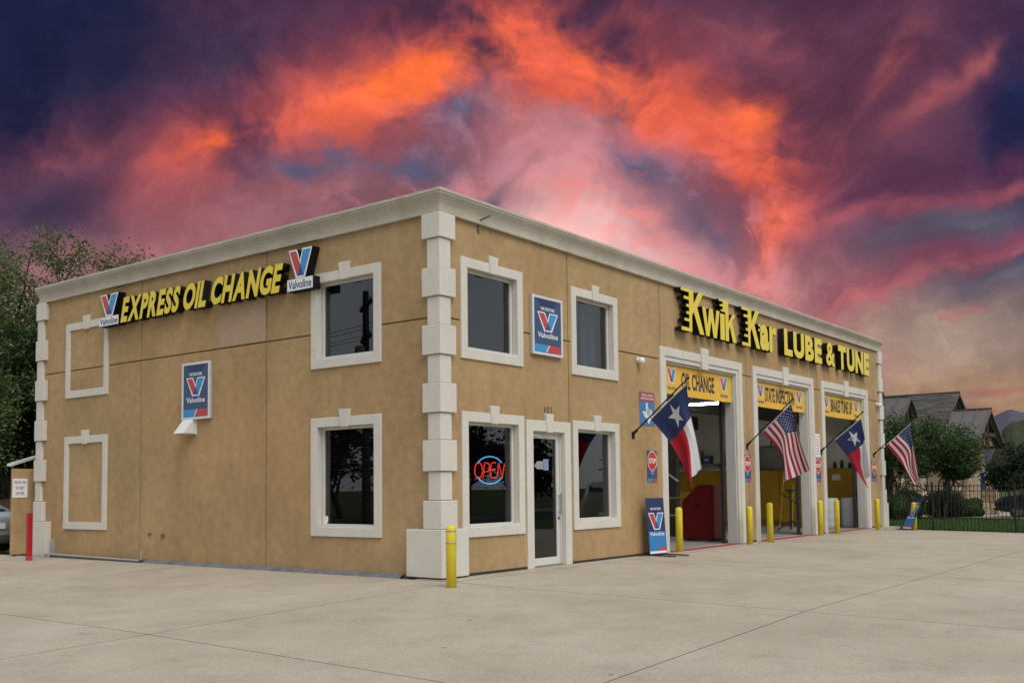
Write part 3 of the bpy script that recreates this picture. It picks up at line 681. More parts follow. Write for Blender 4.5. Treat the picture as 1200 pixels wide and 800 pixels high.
# KWIK KAR with speed-notched letters
ks = thing('channel_letter_sign', 'yellow notched italic-style and block letters with black sides above the bays', 'sign')
def notchK(px0, px1):
    # (x, y) outline in a unit box, teeth on the back of the stem
    teeth = [(1.0, .93, .0), (.82, .75, .12), (.64, .575, .22), (.47, .405, .22), (.30, .235, .13), (.085, .0, .0)]
    L = []
    for i, (t, bt, x) in enumerate(teeth):
        if i: L.append((.34, t))
        L += [(x, t), (x, bt)]
        if i < len(teeth)-1: L.append((.34, bt))
    L += [(.46, .0), (.46, .38), (.54, .50), (.80, .0), (1.0, .0), (.70, .62), (.98, 1.0), (.77, 1.0), (.54, .68), (.54, 1.0)]
    return L
def glyph(L, u0, u1, v0, v1, name='letter'):
    b = MB(); b.prism([(u0+x*(u1-u0), v0+y*(v1-v0)) for x, y in L], .03, D); me = b.mesh('letter'); face_mats(me, [YELLOWF, BLACK]); obj(name, me, None, ks, FM)
X = lambda px, py=390: FP(px, py, D)[0]
VB = 5.0
glyph(notchK(0, 1), X(799), X(825.5), VB, 5.98)
W_ = [(0, 1), (.19, 1), (.29, .38), (.40, 1), (.60, 1), (.71, .38), (.81, 1), (1, 1), (.80, 0), (.62, 0), (.5, .58), (.38, 0), (.20, 0)]
glyph(W_, X(823.5), X(843.8), VB, 5.68)
glyph([(0, 0), (1, 0), (1, 1), (0, 1)], X(844.4), X(849.6), VB, 5.64)
glyph([(0, 1), (1, 1), (1, .0), (.3, 0), (.3, .16), (.62, .16), (.62, .42), (.15, .42), (.15, .58), (.62, .58), (.62, .84), (0, .84)], X(843.2), X(850.5), 5.70, 5.99)
glyph([(0, 0), (.3, 0), (.3, .28), (.4, .38), (.66, 0), (1, 0), (.60, .52), (.96, .70), (.66, .70), (.3, .47), (.3, 1), (0, 1)], X(850.4), X(863), VB, 6.0)
glyph(notchK(0, 1), X(869.5), X(890.5), VB, 5.98)
me = fit(text_mesh('a', .05), X(890.6), X(901), VB, 5.68, .03, D); face_mats(me, [YELLOWF, BLACK]); obj('letter', me, None, ks, FM)
for v in (5.66, 5.53):
    glyph([(0, 0), (1, 0), (1, 1), (0, 1)], X(888.8), X(891.6), v-.06, v)
glyph([(0, 0), (.42, 0), (.42, .6), (.6, .74), (1, .70), (1, 1), (.65, 1), (.42, .88), (.42, 1), (0, 1)], X(901.6), X(909.3), VB, 5.68)
channel(ks, FM, 'LUBE', X(919, 400), X(963, 410), 5.02, 5.75, .03, D, .052)
channel(ks, FM, '&', X(968, 410), X(978.5, 415), 5.03, 5.74, .03, D, .03)
channel(ks, FM, 'TUNE', X(982.5, 420), X(1018.5, 428), 5.02, 5.75, .03, D, .052)

# bay banners
def banner(k, s, label, nl):
    a, c = BAYS[k]; u0, u1 = a+.43, c-.365; v0, v1 = 3.55, 4.212; n = -.10; W = u1-u0
    t = thing('banner', label, 'banner', group=None)
    b = MB(); cols = 24
    for i in range(cols):                                       # gently rippled vinyl
        pass
    vv = []; 
    for side, nn in ((0, n), (1, n-.01)):
        for j in range(4):
            for i in range(cols+1):
                x = i/cols; vv.append((u0+W*x, v0+(v1-v0)*j/3-.012*math.sin(math.pi*x)*(1-j/3), nn))
    m_ = (cols+1)*4
    ff = [(j*(cols+1)+i, j*(cols+1)+i+1, (j+1)*(cols+1)+i+1, (j+1)*(cols+1)+i) for j in range(3) for i in range(cols)]
    ff += [tuple(m_+q for q in f[::-1]) for f in ff]
    b.add(vv, ff); sh = obj('sheet', b, BANY, t, FM)
    for uu in (u0+W*.035, u1-W*.185):
        e = bpy.data.objects.new('emblem', None)
        v_logo(sh, None, uu, v0+.27, W*.115, .31, n+.002)
        word('lettering', 'Valvoline', uu-.02, uu+W*.115+.03, v0+.10, v0+.19, n+.002, PURP, sh, None, .0)
    word('lettering', s, u0+W*nl[0], u0+W*nl[1], v0+.15, v0+.55, n+.002, TXTD, sh, None, .028)
    b = MB(); b.box(u1-.10, u1-.002, v0+.005, v1-.01, n+.001, n+.003); obj('edge_strip', b, mat('banner_edge', (.6, .5, .02), .5), sh)
banner(0, 'OIL CHANGE', 'yellow banner lettered OIL CHANGE across the nearest bay opening', (.23, .72))
banner(1, 'STATE INSPECTION', 'yellow banner lettered STATE INSPECTION across the middle bay opening', (.18, .77))
banner(2, 'BRAKES TUNE UP', 'yellow banner lettered BRAKES TUNE UP across the farthest bay opening', (.20, .76))

# small wall signs
def plate(name, label, cat, u0, u1, v0, v1, m, group=None, n=.012):
    b = MB(); b.box(u0, u1, v0, v1, .001, n); o = obj(name, b.mesh(name, .003, 1), m, None, FM); return tag(o, label, cat, group)
SIGNB = mat('sign_midblue', (.05, .16, .36), .45, .05)
SIGNR = mat('sign_maroon', (.32, .035, .045), .45, .05)
u0, u1, v0, v1 = 6.46, 7.10, 2.77, 3.49
t = plate('inspection_sign', 'blue wall sign with maroon header and white state outline behind the first flagpole', 'sign', u0, u1, v0, v1, SIGNB)
b = MB(); b.box(u0+.004, u1-.004, v1-.2, v1-.004, .0125, .014); hd = obj('header', b, SIGNR, t)
word('lettering', 'OFFICIAL VEHICLE', u0+.06, u1-.06, v1-.09, v1-.04, .0145, WHITE, hd, None, .0)
word('lettering', 'INSPECTION STATION', u0+.04, u1-.04, v1-.165, v1-.115, .0145, WHITE, hd, None, .0)
TEX = [(.36, 1), (.53, 1), (.53, .74), (.64, .72), (.78, .68), (.92, .66), (.95, .5), (1, .38), (.97, .28), (.82, .20), (.70, .10), (.66, .0), (.55, .03), (.48, .18), (.40, .30), (.30, .26), (.22, .34), (.14, .44), (0, .58), (.36, .58)]
b = MB(); b.prism([(u0+.09+x*.46, v0+.04+y*.45) for x, y in TEX], .0125, .0145); obj('state_outline', b, mat('state_white', (.62, .64, .62), .5), t)
def star_poly(cx, cy, r, k=5, ri=.382, rot=math.pi/2): return [(cx+r*(1 if i % 2 == 0 else ri)*math.cos(rot+math.pi*i/k), cy+r*(1 if i % 2 == 0 else ri)*math.sin(rot+math.pi*i/k)) for i in range(2*k)]
b = MB(); b.prism([(u0+.37+.085*math.cos(i*.314), v0+.3+.085*math.sin(i*.314)) for i in range(20)], .0147, .0155); obj('seal', b, mat('seal_grey', (.35, .38, .36), .5), t)
def stop_sign(px0, px1, label):
    u0, u1, v0, v1 = X0(px0), X0(px1), 1.55, 2.235
    t = plate('stop_notice', label, 'sign', u0, u1, v0, v1, SBLUE, 'stop notices on the piers between the bays'); W = u1-u0
    uc, vc, r, ry = (u0+u1)/2, v1-.225, W*.43, .19
    def oc(k): return [(uc+r*k*1.08*math.cos(math.pi/8+math.pi/4*i), vc+ry*k*1.08*math.sin(math.pi/8+math.pi/4*i)) for i in range(8)]
    b = MB(); b.prism(oc(1.1), .0125, .0135); q = obj('octagon_border', b, WHITE, t)
    b = MB(); b.prism(oc(1.0), .0136, .0145); q = obj('octagon', b, mat('stop_red', (.55, .03, .02), .45), t)
    word('lettering', 'STOP', u0+W*.14, u1-W*.14, vc-.055, vc+.055, .015, WHITE, q, None, .03)
    v_logo(t, None, uc-W*.17, v0+.17, W*.34, .10, .0125)
    b = MB(); b.box(u0+.004, u0+W*.5, v0+.004, v0+.08, .0125, .0135); obj('corner_block', b, LBLUE, t)
    b = MB(); b.box(u0+W*.56, u1-.004, v0+.004, v0+.08, .0125, .0135); obj('corner_block', b, LRED, t)
X0 = lambda px, py=548: FP(px, py)[0]
stop_sign(758.3, 769.5, 'blue notice with red stop octagon left of the nearest bay'); stop_sign(871.5, 879.5, 'blue notice with red stop octagon between nearest and middle bays')
stop_sign(955, 961.6, 'blue notice with red stop octagon under the white notice'); stop_sign(1021.3, 1026.3, 'blue notice with red stop octagon on the end pier')
u0, u1, v0, v1 = X0(953, 520), X0(960.6, 520), 2.26, 2.95
t = plate('notice', 'white notice with rows of pink print between the middle and farthest bays', 'sign', u0, u1, v0, v1, WHITE)
for i in range(7):
    k = MB(); a0 = random.uniform(.06, .16)
    for j in range(4):
        s0 = a0+j*.2; k.box(u0+(u1-u0)*s0, u0+(u1-u0)*(s0+random.uniform(.08, .16)), v1-.1-i*.085, v1-.06-i*.085, .0125, .0132)
    obj('printed_line', k, mat('pink_print', (.5, .12, .2), .5), t)
# security cameras
def seccam(px, py, label):
    u, v = FP(px, py); t = thing('security_camera', label, 'camera', (u, 0, v))
    b = MB(); b.lathe([(.07, 0), (.075, .02), (.05, .06)], (0, 0, 0)); obj('mount', b.mesh('m', smooth_=True), WFRAME, t, Matrix.Rotation(R(90), 4, 'X'))
    b = MB(); b.lathe([(.02, -.07), (.055, -.06), (.075, -.02), (.078, .02), (.06, .055), (.02, .075)], (0, -.02, .10), 16); obj('dome', b.mesh('m', smooth_=True), mat('camera_white', (.72, .72, .72), .3, 0), t, Matrix.Rotation(R(90), 4, 'X'))
seccam(747, 422, 'small white dome camera on the wall left of the nearest bay'); seccam(1027, 474, 'small white dome camera on the far end pier')
# vent hood
u, v = LP(224, 499); t = thing('vent_hood', 'white metal vent hood on the left wall under the panel sign', 'vent', (0, -u, v))
b = MB(); w = .17
b.add([(0, -w, .2), (0, w, .2), (0, w, -.16), (0, -w, -.16), (-.3, w, -.16), (-.3, -w, -.16), (-.02, -w, .2), (-.02, w, .2)], [(6, 7, 4, 5), (7, 1, 2, 4), (0, 6, 5, 3), (0, 1, 7, 6), (0, 3, 2, 1)])
obj('hood', b, mat('vent_white', (.68, .67, .63), .5, .06), t)
b = MB(); b.box(-.01, -.001, -w-.03, w+.03, -.18, .22); obj('flange', b, mat('vent_white'), t)

# neon OPEN sign
t = thing('neon_sign', 'neon OPEN sign with red letters and blue arcs inside the lower corner window', 'sign', (0, 0, 0))
NN = -.20
def npt(px, py): return FP(px, py, NN)
def nmap(x, y): return npt(540+x/11.43, 520+y/11.43)
def neon(name, pts, m, r=.0095):
    b = MB(); b.tube([(*nmap(*p), NN) for p in pts], r, 8); return obj(name, b.mesh('n', smooth_=True), m, t, FM)
def arc(cx, cy, rx, ry, a0, a1, k=16): return [(cx+rx*math.cos(R(a0+(a1-a0)*i/k)), cy-ry*math.sin(R(a0+(a1-a0)*i/k))) for i in range(k+1)]
neon('letter', arc(238, 352, 52, 105, 0, 352, 24), NEONR)
neon('letter', [(300, 455), (318, 250)]+arc(345, 310, 40, 60, 80, -80, 10)+[(318, 372)], NEONR)
neon('letter', [(470, 250), (430, 248), (408, 265), (398, 340), (400, 430), (415, 450), (475, 448)], NEONR); neon('letter', [(405, 345), (462, 342)], NEONR)
neon('letter', [(485, 448), (510, 255), (556, 448), (585, 265)], NEONR)
neon('arc', arc(388, 350, 190, 182, 148, 34), NEONB, .0115); neon('arc', arc(388, 350, 190, 182, 212, 326), NEONB, .0115)
b = MB(); c0 = nmap(250, 520); c1 = nmap(520, 180); b.box(c0[0], c0[0]+.02, c0[1], c1[1], NN-.04, NN-.02); b.box(c1[0]-.02, c1[0], c0[1], c1[1], NN-.04, NN-.02); b.tube([(c0[0]+.2, c1[1]+.02, NN-.03), (c0[0]+.2, 2.5, NN-.03)], .004); obj('backing_frame', b, DARKMETAL, t, FM)
for u, v in (((3.05-.3), .9),): pass
b = MB(); uu, vv = LP(382, 609, -.12); b.prism([(uu-.05, vv+.07), (uu+.05, vv+.07), (uu+.05, vv-.03), (uu, vv-.08), (uu-.05, vv-.03)], -.127, -.125); q = obj('window_sticker', b, WHITE, None, LM); tag(q, 'small white shield sticker in the lower left-wall window', 'sticker')

# ------------------------------------------------------------------ bollards
def bollard(x, y, h, r, m, label, grp, name='bollard'):
    z = zg(x, y); t = thing(name, label, 'bollard', (x, y, z), grp)
    b = MB(); b.lathe([(r, -.1), (r, h-.05), (r*.93, h-.02), (r*.7, h), (.01, h+.012)], seg=20); obj('post', b.mesh('p', smooth_=True), m, t); return t
def gpt(px, py):
    p = PL(px, py, 2, 0)
    for _ in range(12): p = PL(px, py, 2, zg(p.x, p.y))
    return p
GB = 'yellow bollards along the front of the building'
p = gpt(529, 688); bt = bollard(p.x, p.y, .93, .078, BOLY, 'yellow steel bollard at the corner of the building, nearest to the viewer', GB)
b = MB(); b.lathe([(.082, .66), (.084, .67), (.082, .68)], seg=20); obj('strap', b, mat('strap_grey', (.3, .3, .3), .5), bt)
b = MB(); b.lathe([(.082, .84), (.084, .85), (.082, .86)], seg=20); obj('strap', b, mat('strap_grey'), bt)
b = MB(); b.box(.079, .12, -.04, .0, .45, .82); obj('bracket', b, mat('painted_white'), bt)
for (px, py), h, lab in (((796.5, 646.5), .98, 'yellow bollard in front of the left jamb of the nearest bay'), ((879, 637.5), .93, 'yellow bollard in front of the right jamb of the nearest bay'),
                     ((903, 635), 1.0, 'yellow bollard in front of the left jamb of the middle bay'), ((962, 627), 1.0, 'yellow bollard in front of the right jamb of the middle bay'),
                     ((981.5, 625), 1.0, 'yellow bollard in front of the white barrels in the farthest bay'), ((1028.5, 620), 1.0, 'yellow bollard in front of the end pier')):
    p = gpt(px, py) if px < 1000 else PL(px, 612, 1, -.45)
    bollard(p.x, p.y, h, .078, BOLY, lab, GB)
bollard(23.2, -.95, .92, .08, BOLY, 'yellow bollard half hidden behind the leaning blue sign at the far end', GB)
p = gpt(34, 656.5)
t = thing('bollard', 'red square bollard beside the tan gate at the rear corner', 'bollard', (p.x, p.y, zg(p.x, p.y)))
b = MB(); b.box(-.05, .05, -.05, .05, -.1, 1.05); obj('post', b.mesh('p', .008, 1), mat('bollard_red', (.36, .008, .016), .5, .15, 5), t)
b = MB(); b.box(-.054, .054, -.054, .054, -.02, .1); obj('base_band', b, mat('faded_red', (.38, .06, .06), .6, .2, 8), t)

# ------------------------------------------------------------------ gate at the rear, lean-to, car behind
t = thing('rolling_gate', 'tan stucco-coloured rolling gate on casters at the rear left corner', 'gate', (0, 13.05, 0))
b = MB(); b.box(-.47, 1.6, -.03, .03, .03, 2.05); obj('leaf', b.mesh('l', .006, 1), STUCCO, t)
for x in (-.38, .95):
    b = MB(); b.tube([(x-.02, 0, -.015), (x+.02, 0, -.015)], .06, 12); obj('caster', b, DARKMETAL, t)
    b = MB(); b.box(x-.03, x+.03, -.02, .02, .0, .05); obj('caster_bracket', b, DARKMETAL, t)
b = MB(); pa = PL(15, 579, 1, 13.0); pb = PL(32.5, 560.5, 1, 13.0); b.box(pa.x, pb.x, 13.005, 13.018, pb.z-.45, pb.z); sg = tag(obj('notice', b, WHITE), 'white notice lettered WRONG WAY DO NOT ENTER on the tan gate', 'sign')
GMx = Matrix(((1, 0, 0, 0), (0, 0, -1, 13.004), (0, 1, 0, 0), (0, 0, 0, 1)))
for i, s in enumerate(('WRONG WAY', 'DO NOT', 'ENTER')):
    m_ = .05 if i == 0 else .09; word('lettering', s, pa.x+m_-.02, pb.x-m_+.02, pb.z-.13-i*.13, pb.z-.05-i*.13, .0, mat('lettering_maroon', (.3, .08, .1), .6) if i != 1 else TXTD, sg, GMx, .01)
t = thing('lean_to_roof', 'white-edged sloping shed roof rising behind the tan gate', 'canopy', (0, 14, 0))
pa, pb = PL(14, 543, 1, 14), PL(47, 533, 1, 14)
dxx = pb.x-pa.x; sl = (pb.z-pa.z)/dxx; x1 = pb.x+2
D2 = .25
b = MB(); b.add([(pa.x, 0, pa.z-.06), (x1, 0, pa.z+sl*(x1-pa.x)-.06), (x1, D2, pa.z+sl*(x1-pa.x)-.06), (pa.x, D2, pa.z-.06), (pa.x, 0, pa.z), (x1, 0, pa.z+sl*(x1-pa.x)), (x1, D2, pa.z+sl*(x1-pa.x)), (pa.x, D2, pa.z)], [(0, 3, 2, 1), (4, 5, 6, 7), (0, 1, 5, 4), (1, 2, 6, 5), (2, 3, 7, 6), (3, 0, 4, 7)]); obj('roof_sheet', b, mat('painted_white'), t)
for x, y in ((pa.x+.12, .12), (x1-.2, .12)):
    b = MB(); b.box(x-.03, x+.03, y-.03, y+.03, -.1, pa.z+sl*(x-pa.x)-.055); obj('post', b, DARKMETAL, t)

def car(label, paint, loc, rz, kind='sedan', group=None):
    t = thing('parked_car', label, 'car', loc, group, rz)
    P = mat(*paint)
    if kind == 'sedan': L, st = 4.6, [(-2.3, .45, .78, .78, .70), (-2.2, .25, .98, 1.0, .82), (-1.75, .22, 1.02, 1.04, .87), (-1.2, .22, 1.0, 1.30, .89), (-.6, .22, .98, 1.45, .89), (.2, .22, .97, 1.46, .89), (.75, .22, .96, 1.22, .89), (1.2, .22, .93, .95, .88), (1.9, .24, .84, .86, .84), (2.2, .27, .70, .72, .76), (2.3, .4, .55, .55, .66)]
    else: L, st = 4.9, [(-2.45, .5, .95, 1.0, .80), (-2.4, .35, 1.08, 1.45, .88), (-2.2, .3, 1.10, 1.74, .92), (-1.2, .3, 1.10, 1.82, .94), (.2, .3, 1.09, 1.80, .94), (.7, .3, 1.08, 1.55, .94), (1.15, .3, 1.07, 1.12, .93), (1.9, .32, 1.0, 1.03, .90), (2.3, .36, .9, .92, .82), (2.45, .5, .7, .7, .72)]
    b = MB(); ring = []
    for x, zb, zl, zr, hw in st:
        hr = hw*(.98-.28*min(1, max(0, (zr-zl)/.5)))
        half = [(0, zb), (hw*.8, zb), (hw*.98, zb+.12), (hw, (zb+zl)/2), (hw*.97, zl), (hr*.98+.0, zl+(zr-zl)*.9), (hr*.75, zr), (0, zr+.012)]
        ring.append([(x, y, z) for y, z in half]+[(x, -y, z) for y, z in half[-2:0:-1]])
    k = len(ring[0])
    b.add([p for r_ in ring for p in r_], [(i*k+j, i*k+(j+1) % k, (i+1)*k+(j+1) % k, (i+1)*k+j) for i in range(len(ring)-1) for j in range(k)]+[tuple(range(k))[::-1], tuple((len(ring)-1)*k+j for j in range(k))])
    me = b.mesh('body', smooth_=True); bm = bmesh.new(); bm.from_mesh(me); bmesh.ops.recalc_face_normals(bm, faces=bm.faces); bm.to_mesh(me); bm.free()
    obj('body', me, P, t)
    CG = mat('car_glass', (.012, .014, .016), .08, 0, spec=.6)
    def strip(name, i0, i1, side):
        b = MB(); q = []
        for x, zb, zl, zr, hw in st[i0:i1+1]:
            hr = hw*(.98-.28*min(1, max(0, (zr-zl)/.5))); e = .012
            dz_ = zr-zl
            q.append(((x, side*(hw*.97+e), zl+.05*min(1, dz_*3)), (x, side*(hr*.98+e), zl+dz_*.84)))
        m_ = len(q); b.add([a for a, c in q]+[c for a, c in q], [(i, i+1, m_+i+1, m_+i) for i in range(m_-1)]); obj(name, b, CG, t)
    i0, i1 = (3, 6) if kind == 'sedan' else (2, 5)
    for s in (1, -1): strip('side_glass', i0, i1, s)
    def screen(name, ia, ib):
        b = MB(); A, B_ = st[ia], st[ib]; e = .02 if st[ia][0] > 0 else -.02
        hwA = A[4]*.72; hwB = B_[4]*.62
        b.add([(A[0]+e, -hwA, A[3]+.02), (A[0]+e, hwA, A[3]+.02), (B_[0]+e, hwB, B_[3]-.05), (B_[0]+e, -hwB, B_[3]-.05)], [(0, 1, 2, 3)]); obj(name, b, CG, t)
    screen('windscreen', *((7, 5) if kind == 'sedan' else (6, 4))); screen('rear_window', *((2, 4) if kind == 'sedan' else (1, 2)))
    fx, bx_ = L/2-.1, -L/2
    for s in (1, -1):
        b = MB(); b.box(fx-.16, fx+.05, s*.42, s*.72, .60, .72); obj('headlight', b.mesh('h', .03, 2), mat('lamp_glass', (.55, .57, .6), .1, 0), t)
        b = MB(); z = .76 if kind == 'sedan' else .95; b.box(bx_+.02, bx_+.2, s*.52, s*.83, z, z+.13); obj('taillight', b.mesh('h', .03, 2), mat('tail_red', (.4, .01, .015), .2, 0), t)
    b = MB(); b.box(bx_-.03, bx_+.25, -.72, .72, .42, .58); obj('bumper', b.mesh('b', .04, 2), P, t)
    b = MB(); b.box(L/2-.25, L/2+.03, -.66, .66, .36, .50); obj('bumper', b.mesh('b', .04, 2), P, t)
    b = MB(); b.box(bx_-.036, bx_-.02, -.26, .26, .62, .76); obj('number_plate', b, WHITE, t)
    wr = .33 if kind == 'sedan' else .37
    for x in (-L*.3, L*.3):
        for s in (1, -1):
            M = T(x, s*.78, wr)@Matrix.Rotation(R(90), 4, 'X')
            b = MB(); b.lathe([(wr*.62, -.11), (wr*.92, -.11), (wr, -.07), (wr, .07), (wr*.92, .11), (wr*.62, .11)], seg=24); w_ = obj('wheel', b.mesh('w', smooth_=True), mat('tyre', (.02, .02, .02), .85, .1), t, M)
            b = MB(); b.lathe([(wr*.6, -.115), (wr*.5, -.09), (wr*.15, -.11), (.01, -.11)] if s > 0 else [(.01, .11), (wr*.15, .11), (wr*.5, .09), (wr*.6, .115)], seg=20); obj('rim', b, mat('alloy', (.4, .4, .42), .3, 0, metal=1), w_)
    return t
pc = PL(13, 640, 1, 15.2)
car('silver car partly hidden behind the tan gate at the left edge', ('silver_paint', (.42, .43, .45), .3, .03, 2, 0, 40, .5), (pc.x-.9, 17.0, zg(-1, 17)), R(96), 'sedan')
p = PL(1172, 600, 0, 39.0)
car('dark car parked at the right edge behind the iron fence', ('dark_paint', (.03, .032, .037), .25, .03, 2, 0, 40, .3), (38.6, p.y-2.45, zg(38, -5)), R(92), 'suv')
car('beige sport utility car mirrored in the window right of the door', ('beige_paint', (.33, .30, .25), .35, .03, 2, 0, 40, .3), (20.4, -9.3, zg(20.4, -9.3)), R(-32), 'suv')

# ------------------------------------------------------------------ standing signs
def standing_sign(base, rz, w, h, tilt, label):
    t = thing('standing_sign', label, 'sign', base, None, rz); Mx = Matrix.Rotation(tilt, 4, 'X')@FM
    b = MB(); b.box(-w/2, w/2, .03, h, -.008, .008); f = obj('panel', b.mesh('p', .004, 1), LNAVY, t, Mx)
    W, n = w, .0085
    b = MB(); b.box(-w/2+.02, w/2-.02, .1, h*.42, n, n+.001); obj('blue_field', b, mat('field_blue', (.03, .19, .45), .45, .04), f)
    b = MB(); b.box(-w/2+.02, w/2-.02, .05, .1, n, n+.001); obj('white_foot', b, WHITE, f)
    word('lettering', 'WE FEATURE', -w*.3, w*.3, h*.79, h*.83, n+.0012, WHITE, f, None, .02)
    v_logo(f, None, -w*.4, h*.46, w*.8, h*.27, n+.0012)
    word('lettering', 'Valvoline', -w*.4, w*.4, h*.345, h*.41, n+.0012, WHITE, f, None, .012)
    b = MB(); b.prism([(-w*.02, .105), (w/2-.02, .105), (w/2-.02, .17), (w*.08, .17)], n+.0012, n+.002); obj('corner_block', b, LRED, f)
    for s in (-1, 1):
        b = MB(); b.tube([(s*w*.38, -.62, .02), (s*w*.38, .45, .02)], .014); obj('foot_bar', b, DARKMETAL, t)
    b = MB(); b.tube([(-w*.5-.3, .05, .03), (w*.5, .05, .03)], .014); obj('cross_bar', b, DARKMETAL, t)
    return t
p = gpt(767, 650)
standing_sign((6.62, -.30, zg(6.6, -.3)), R(-9), .60, 1.22, R(-4), 'blue V emblem sign on black feet standing left of the nearest bay')
standing_sign((22.95, -.75, zg(23, -.75)), R(224), .6, 1.2, R(-24), 'blue V emblem sign leaning back at the far end beside the fence')

# ------------------------------------------------------------------ flags
FW = mat('flag_white', (.62, .62, .64), .8, .04, 3, trans=.25); FR = mat('flag_red', (.40, .012, .03), .8, .05, 3, trans=.2); FB = mat('flag_blue', (.02, .032, .11), .8, .06, 3, trans=.15)
def flag(kind, s, ox, oy, base, tip, grid, vk, label, seed):
    B = PL(ox+base[0]/s, oy+base[1]/s, 1, 0); bx0 = B.x
    Q = lambda a: PL(ox+a[0]/s, oy+a[1]/s, 0, bx0)
    t = thing('flag', label, 'flag', (bx0, 0, B.z), 'flags on angled poles along the bays')
    IM = T(-bx0, 0, -B.z)
    tp = Q(tip); pole = MB(); pole.tube([B+Vector((0, .0, 0)), tp], .016, 10); obj('pole', pole.mesh('p', smooth_=True), BLACK, t, IM)
    b = MB(); b.box(bx0-.05, bx0+.05, -.02, -.001, B.z-.09, B.z+.05); d_ = (tp-B).normalized(); b.tube([B, B+d_*.14], .028, 10); obj('bracket', b, BLACK, t, IM)
    b = MB(); b.lathe([(.004, -.03), (.022, -.015), (.028, 0), (.02, .02), (.004, .03)], tuple(tp), 10); obj('finial', b.mesh('f', smooth_=True), BLACK, t, IM)
    us = ([0, .5, 1] if kind == 'texas' else [0, 6/13, 1]) if len(grid[0]) == 3 else [0, .25, .5, 1]
    G = np.array([[list(Q(p)) for p in row] for row in grid])       # [v][u][xyz]
    def cub(ts, P, t_):                                             # Catmull-Rom through uneven knots
        t_ = min(max(t_, ts[0]), ts[-1]); i = max(j for j in range(len(ts)-1) if ts[j] <= t_+1e-9)
        a, c = P[i], P[i+1]; h_ = ts[i+1]-ts[i]; x = (t_-ts[i])/h_
        m0 = (P[i+1]-P[i-1])/(ts[i+1]-ts[i-1]) if i > 0 else (c-a)/h_
        m1 = (P[i+2]-P[i])/(ts[i+2]-ts[i]) if i+2 < len(P) else (c-a)/h_
        return (2*x**3-3*x**2+1)*a+(x**3-2*x**2+x)*h_*m0+(-2*x**3+3*x**2)*c+(x**3-x**2)*h_*m1
    def S(u, v, off=0):
        rows = [cub(us, G[i], u) for i in range(len(vk))]
        p = np.array(cub(vk, rows, v))
        w = (.10*math.sin(u*7.5+seed+v*1.2)+.04*math.sin(u*15+seed*2-v*2))*v**.8-.0*u
        p[0] += w+off; p[1] += .012*math.sin(u*11+v*5+seed)*v
        return Vector(p)
    nu, nv = (24, 36) if kind == 'texas' else (26, 40)
    b = MB(); vv = [S(i/nu, j/nv) for j in range(nv+1) for i in range(nu+1)]
    for j in range(nv):
        for i in range(nu):
            u, v = (i+.5)/nu, (j+.5)/nv
            if kind == 'texas': c = 2 if v < 1/3 else (0 if u > .5 else 1)
            else: c = 2 if (v < .4 and u > 6/13) else (1 if int(u*13) % 2 == 0 else 0)
            b.cur = c; b.f.append((j*(nu+1)+i, j*(nu+1)+i+1, (j+1)*(nu+1)+i+1, (j+1)*(nu+1)+i)); b.m.append(c)
    b.v = [tuple(p) for p in vv]
    cl = obj('cloth', b.mesh('cloth', smooth_=True), [FW, FR, FB], t, IM)
    hb = MB(); hb.tube([S(i/12, 0)+Vector((0, 0, .008)) for i in range(13)], .014, 6); obj('heading', hb, FW, t, IM)
    for e_ in (.02, .98):
        q = S(e_, 0); w_ = B+d_*((q-B).dot(d_)); rb = MB(); rb.tube([q, w_], .006, 6); obj('snap_ring', rb, BLACK, t, IM)
    sb = MB()
    def star(uc, vc, ru, rv, k=12):
        for side in (-1, 1):
            off = side*.006
            pts = star_poly(0, 0, 1, rot=math.pi)                    # a point towards the hoist
            ring = [S(uc+q[1]*ru, vc+q[0]*rv, off) for q in pts]; cc = S(uc, vc, off); k0 = len(ring)
            sb.add([cc]+ring, [(0, 1+i, 1+(i+1) % k0) for i in range(k0)])
    if kind == 'texas': star(.5, 1/6, .5*.42, .42*.5*2/3); obj('star', sb, FW, cl)
    else:
        for rr in range(9):
            for cc in range(6 if rr % 2 == 0 else 5):
                star(6/13+7/13*(rr+.9)/9.8, .4*((cc*2+(1 if rr % 2 == 0 else 2))/12), .028, .0155)
        o = obj('stars', sb, FW, cl); o['kind'] = 'stuff'
flag('texas', 5.33, 730, 435, (62, 392), (408, 40), [[(175, 300), (285, 190), (395, 85)], [(288, 438), (383, 353), (418, 275)], [(362, 575), (424, 470), (452, 440)], [(418, 722), (441, 660), (478, 603)]], [0, 1/3, 2/3, 1], 'lone star flag on the angled pole left of the nearest bay', .3)
flag('us', 7.27, 870, 460, (38, 450), (425, 57), [[(175, 335), (285, 225), (417, 97)], [(290, 478), (372, 355), (470, 325)], [(343, 590), (400, 530), (520, 490)], [(325, 785), (450, 715), (577, 655)]], [0, .4, .7, 1], 'stars and stripes flag in front of the middle bay', 1.4)
flag('texas', 7.27, 960, 470, (15, 425), (370, 92), [[(135, 332), (190, 286), (245, 240), (355, 150)], [(240, 470), (292, 430), (345, 388), (393, 320)], [(338, 625), (347, 590), (352, 545), (422, 500)], [(428, 742), (412, 716), (378, 668), (447, 634)]], [0, 1/3, 2/3, 1], 'lone star flag in front of the farthest bay', 2.2)
flag('us', 8, 1020, 480, (28, 420), (385, 97), [[(150, 330), (262, 235), (378, 130)], [(270, 470), (372, 368), (402, 330)], [(350, 580), (385, 545), (432, 500)], [(428, 708), (440, 670), (460, 660)]], [0, .4, .7, 1], 'stars and stripes flag on the end pier beyond the last bay', 3.0)

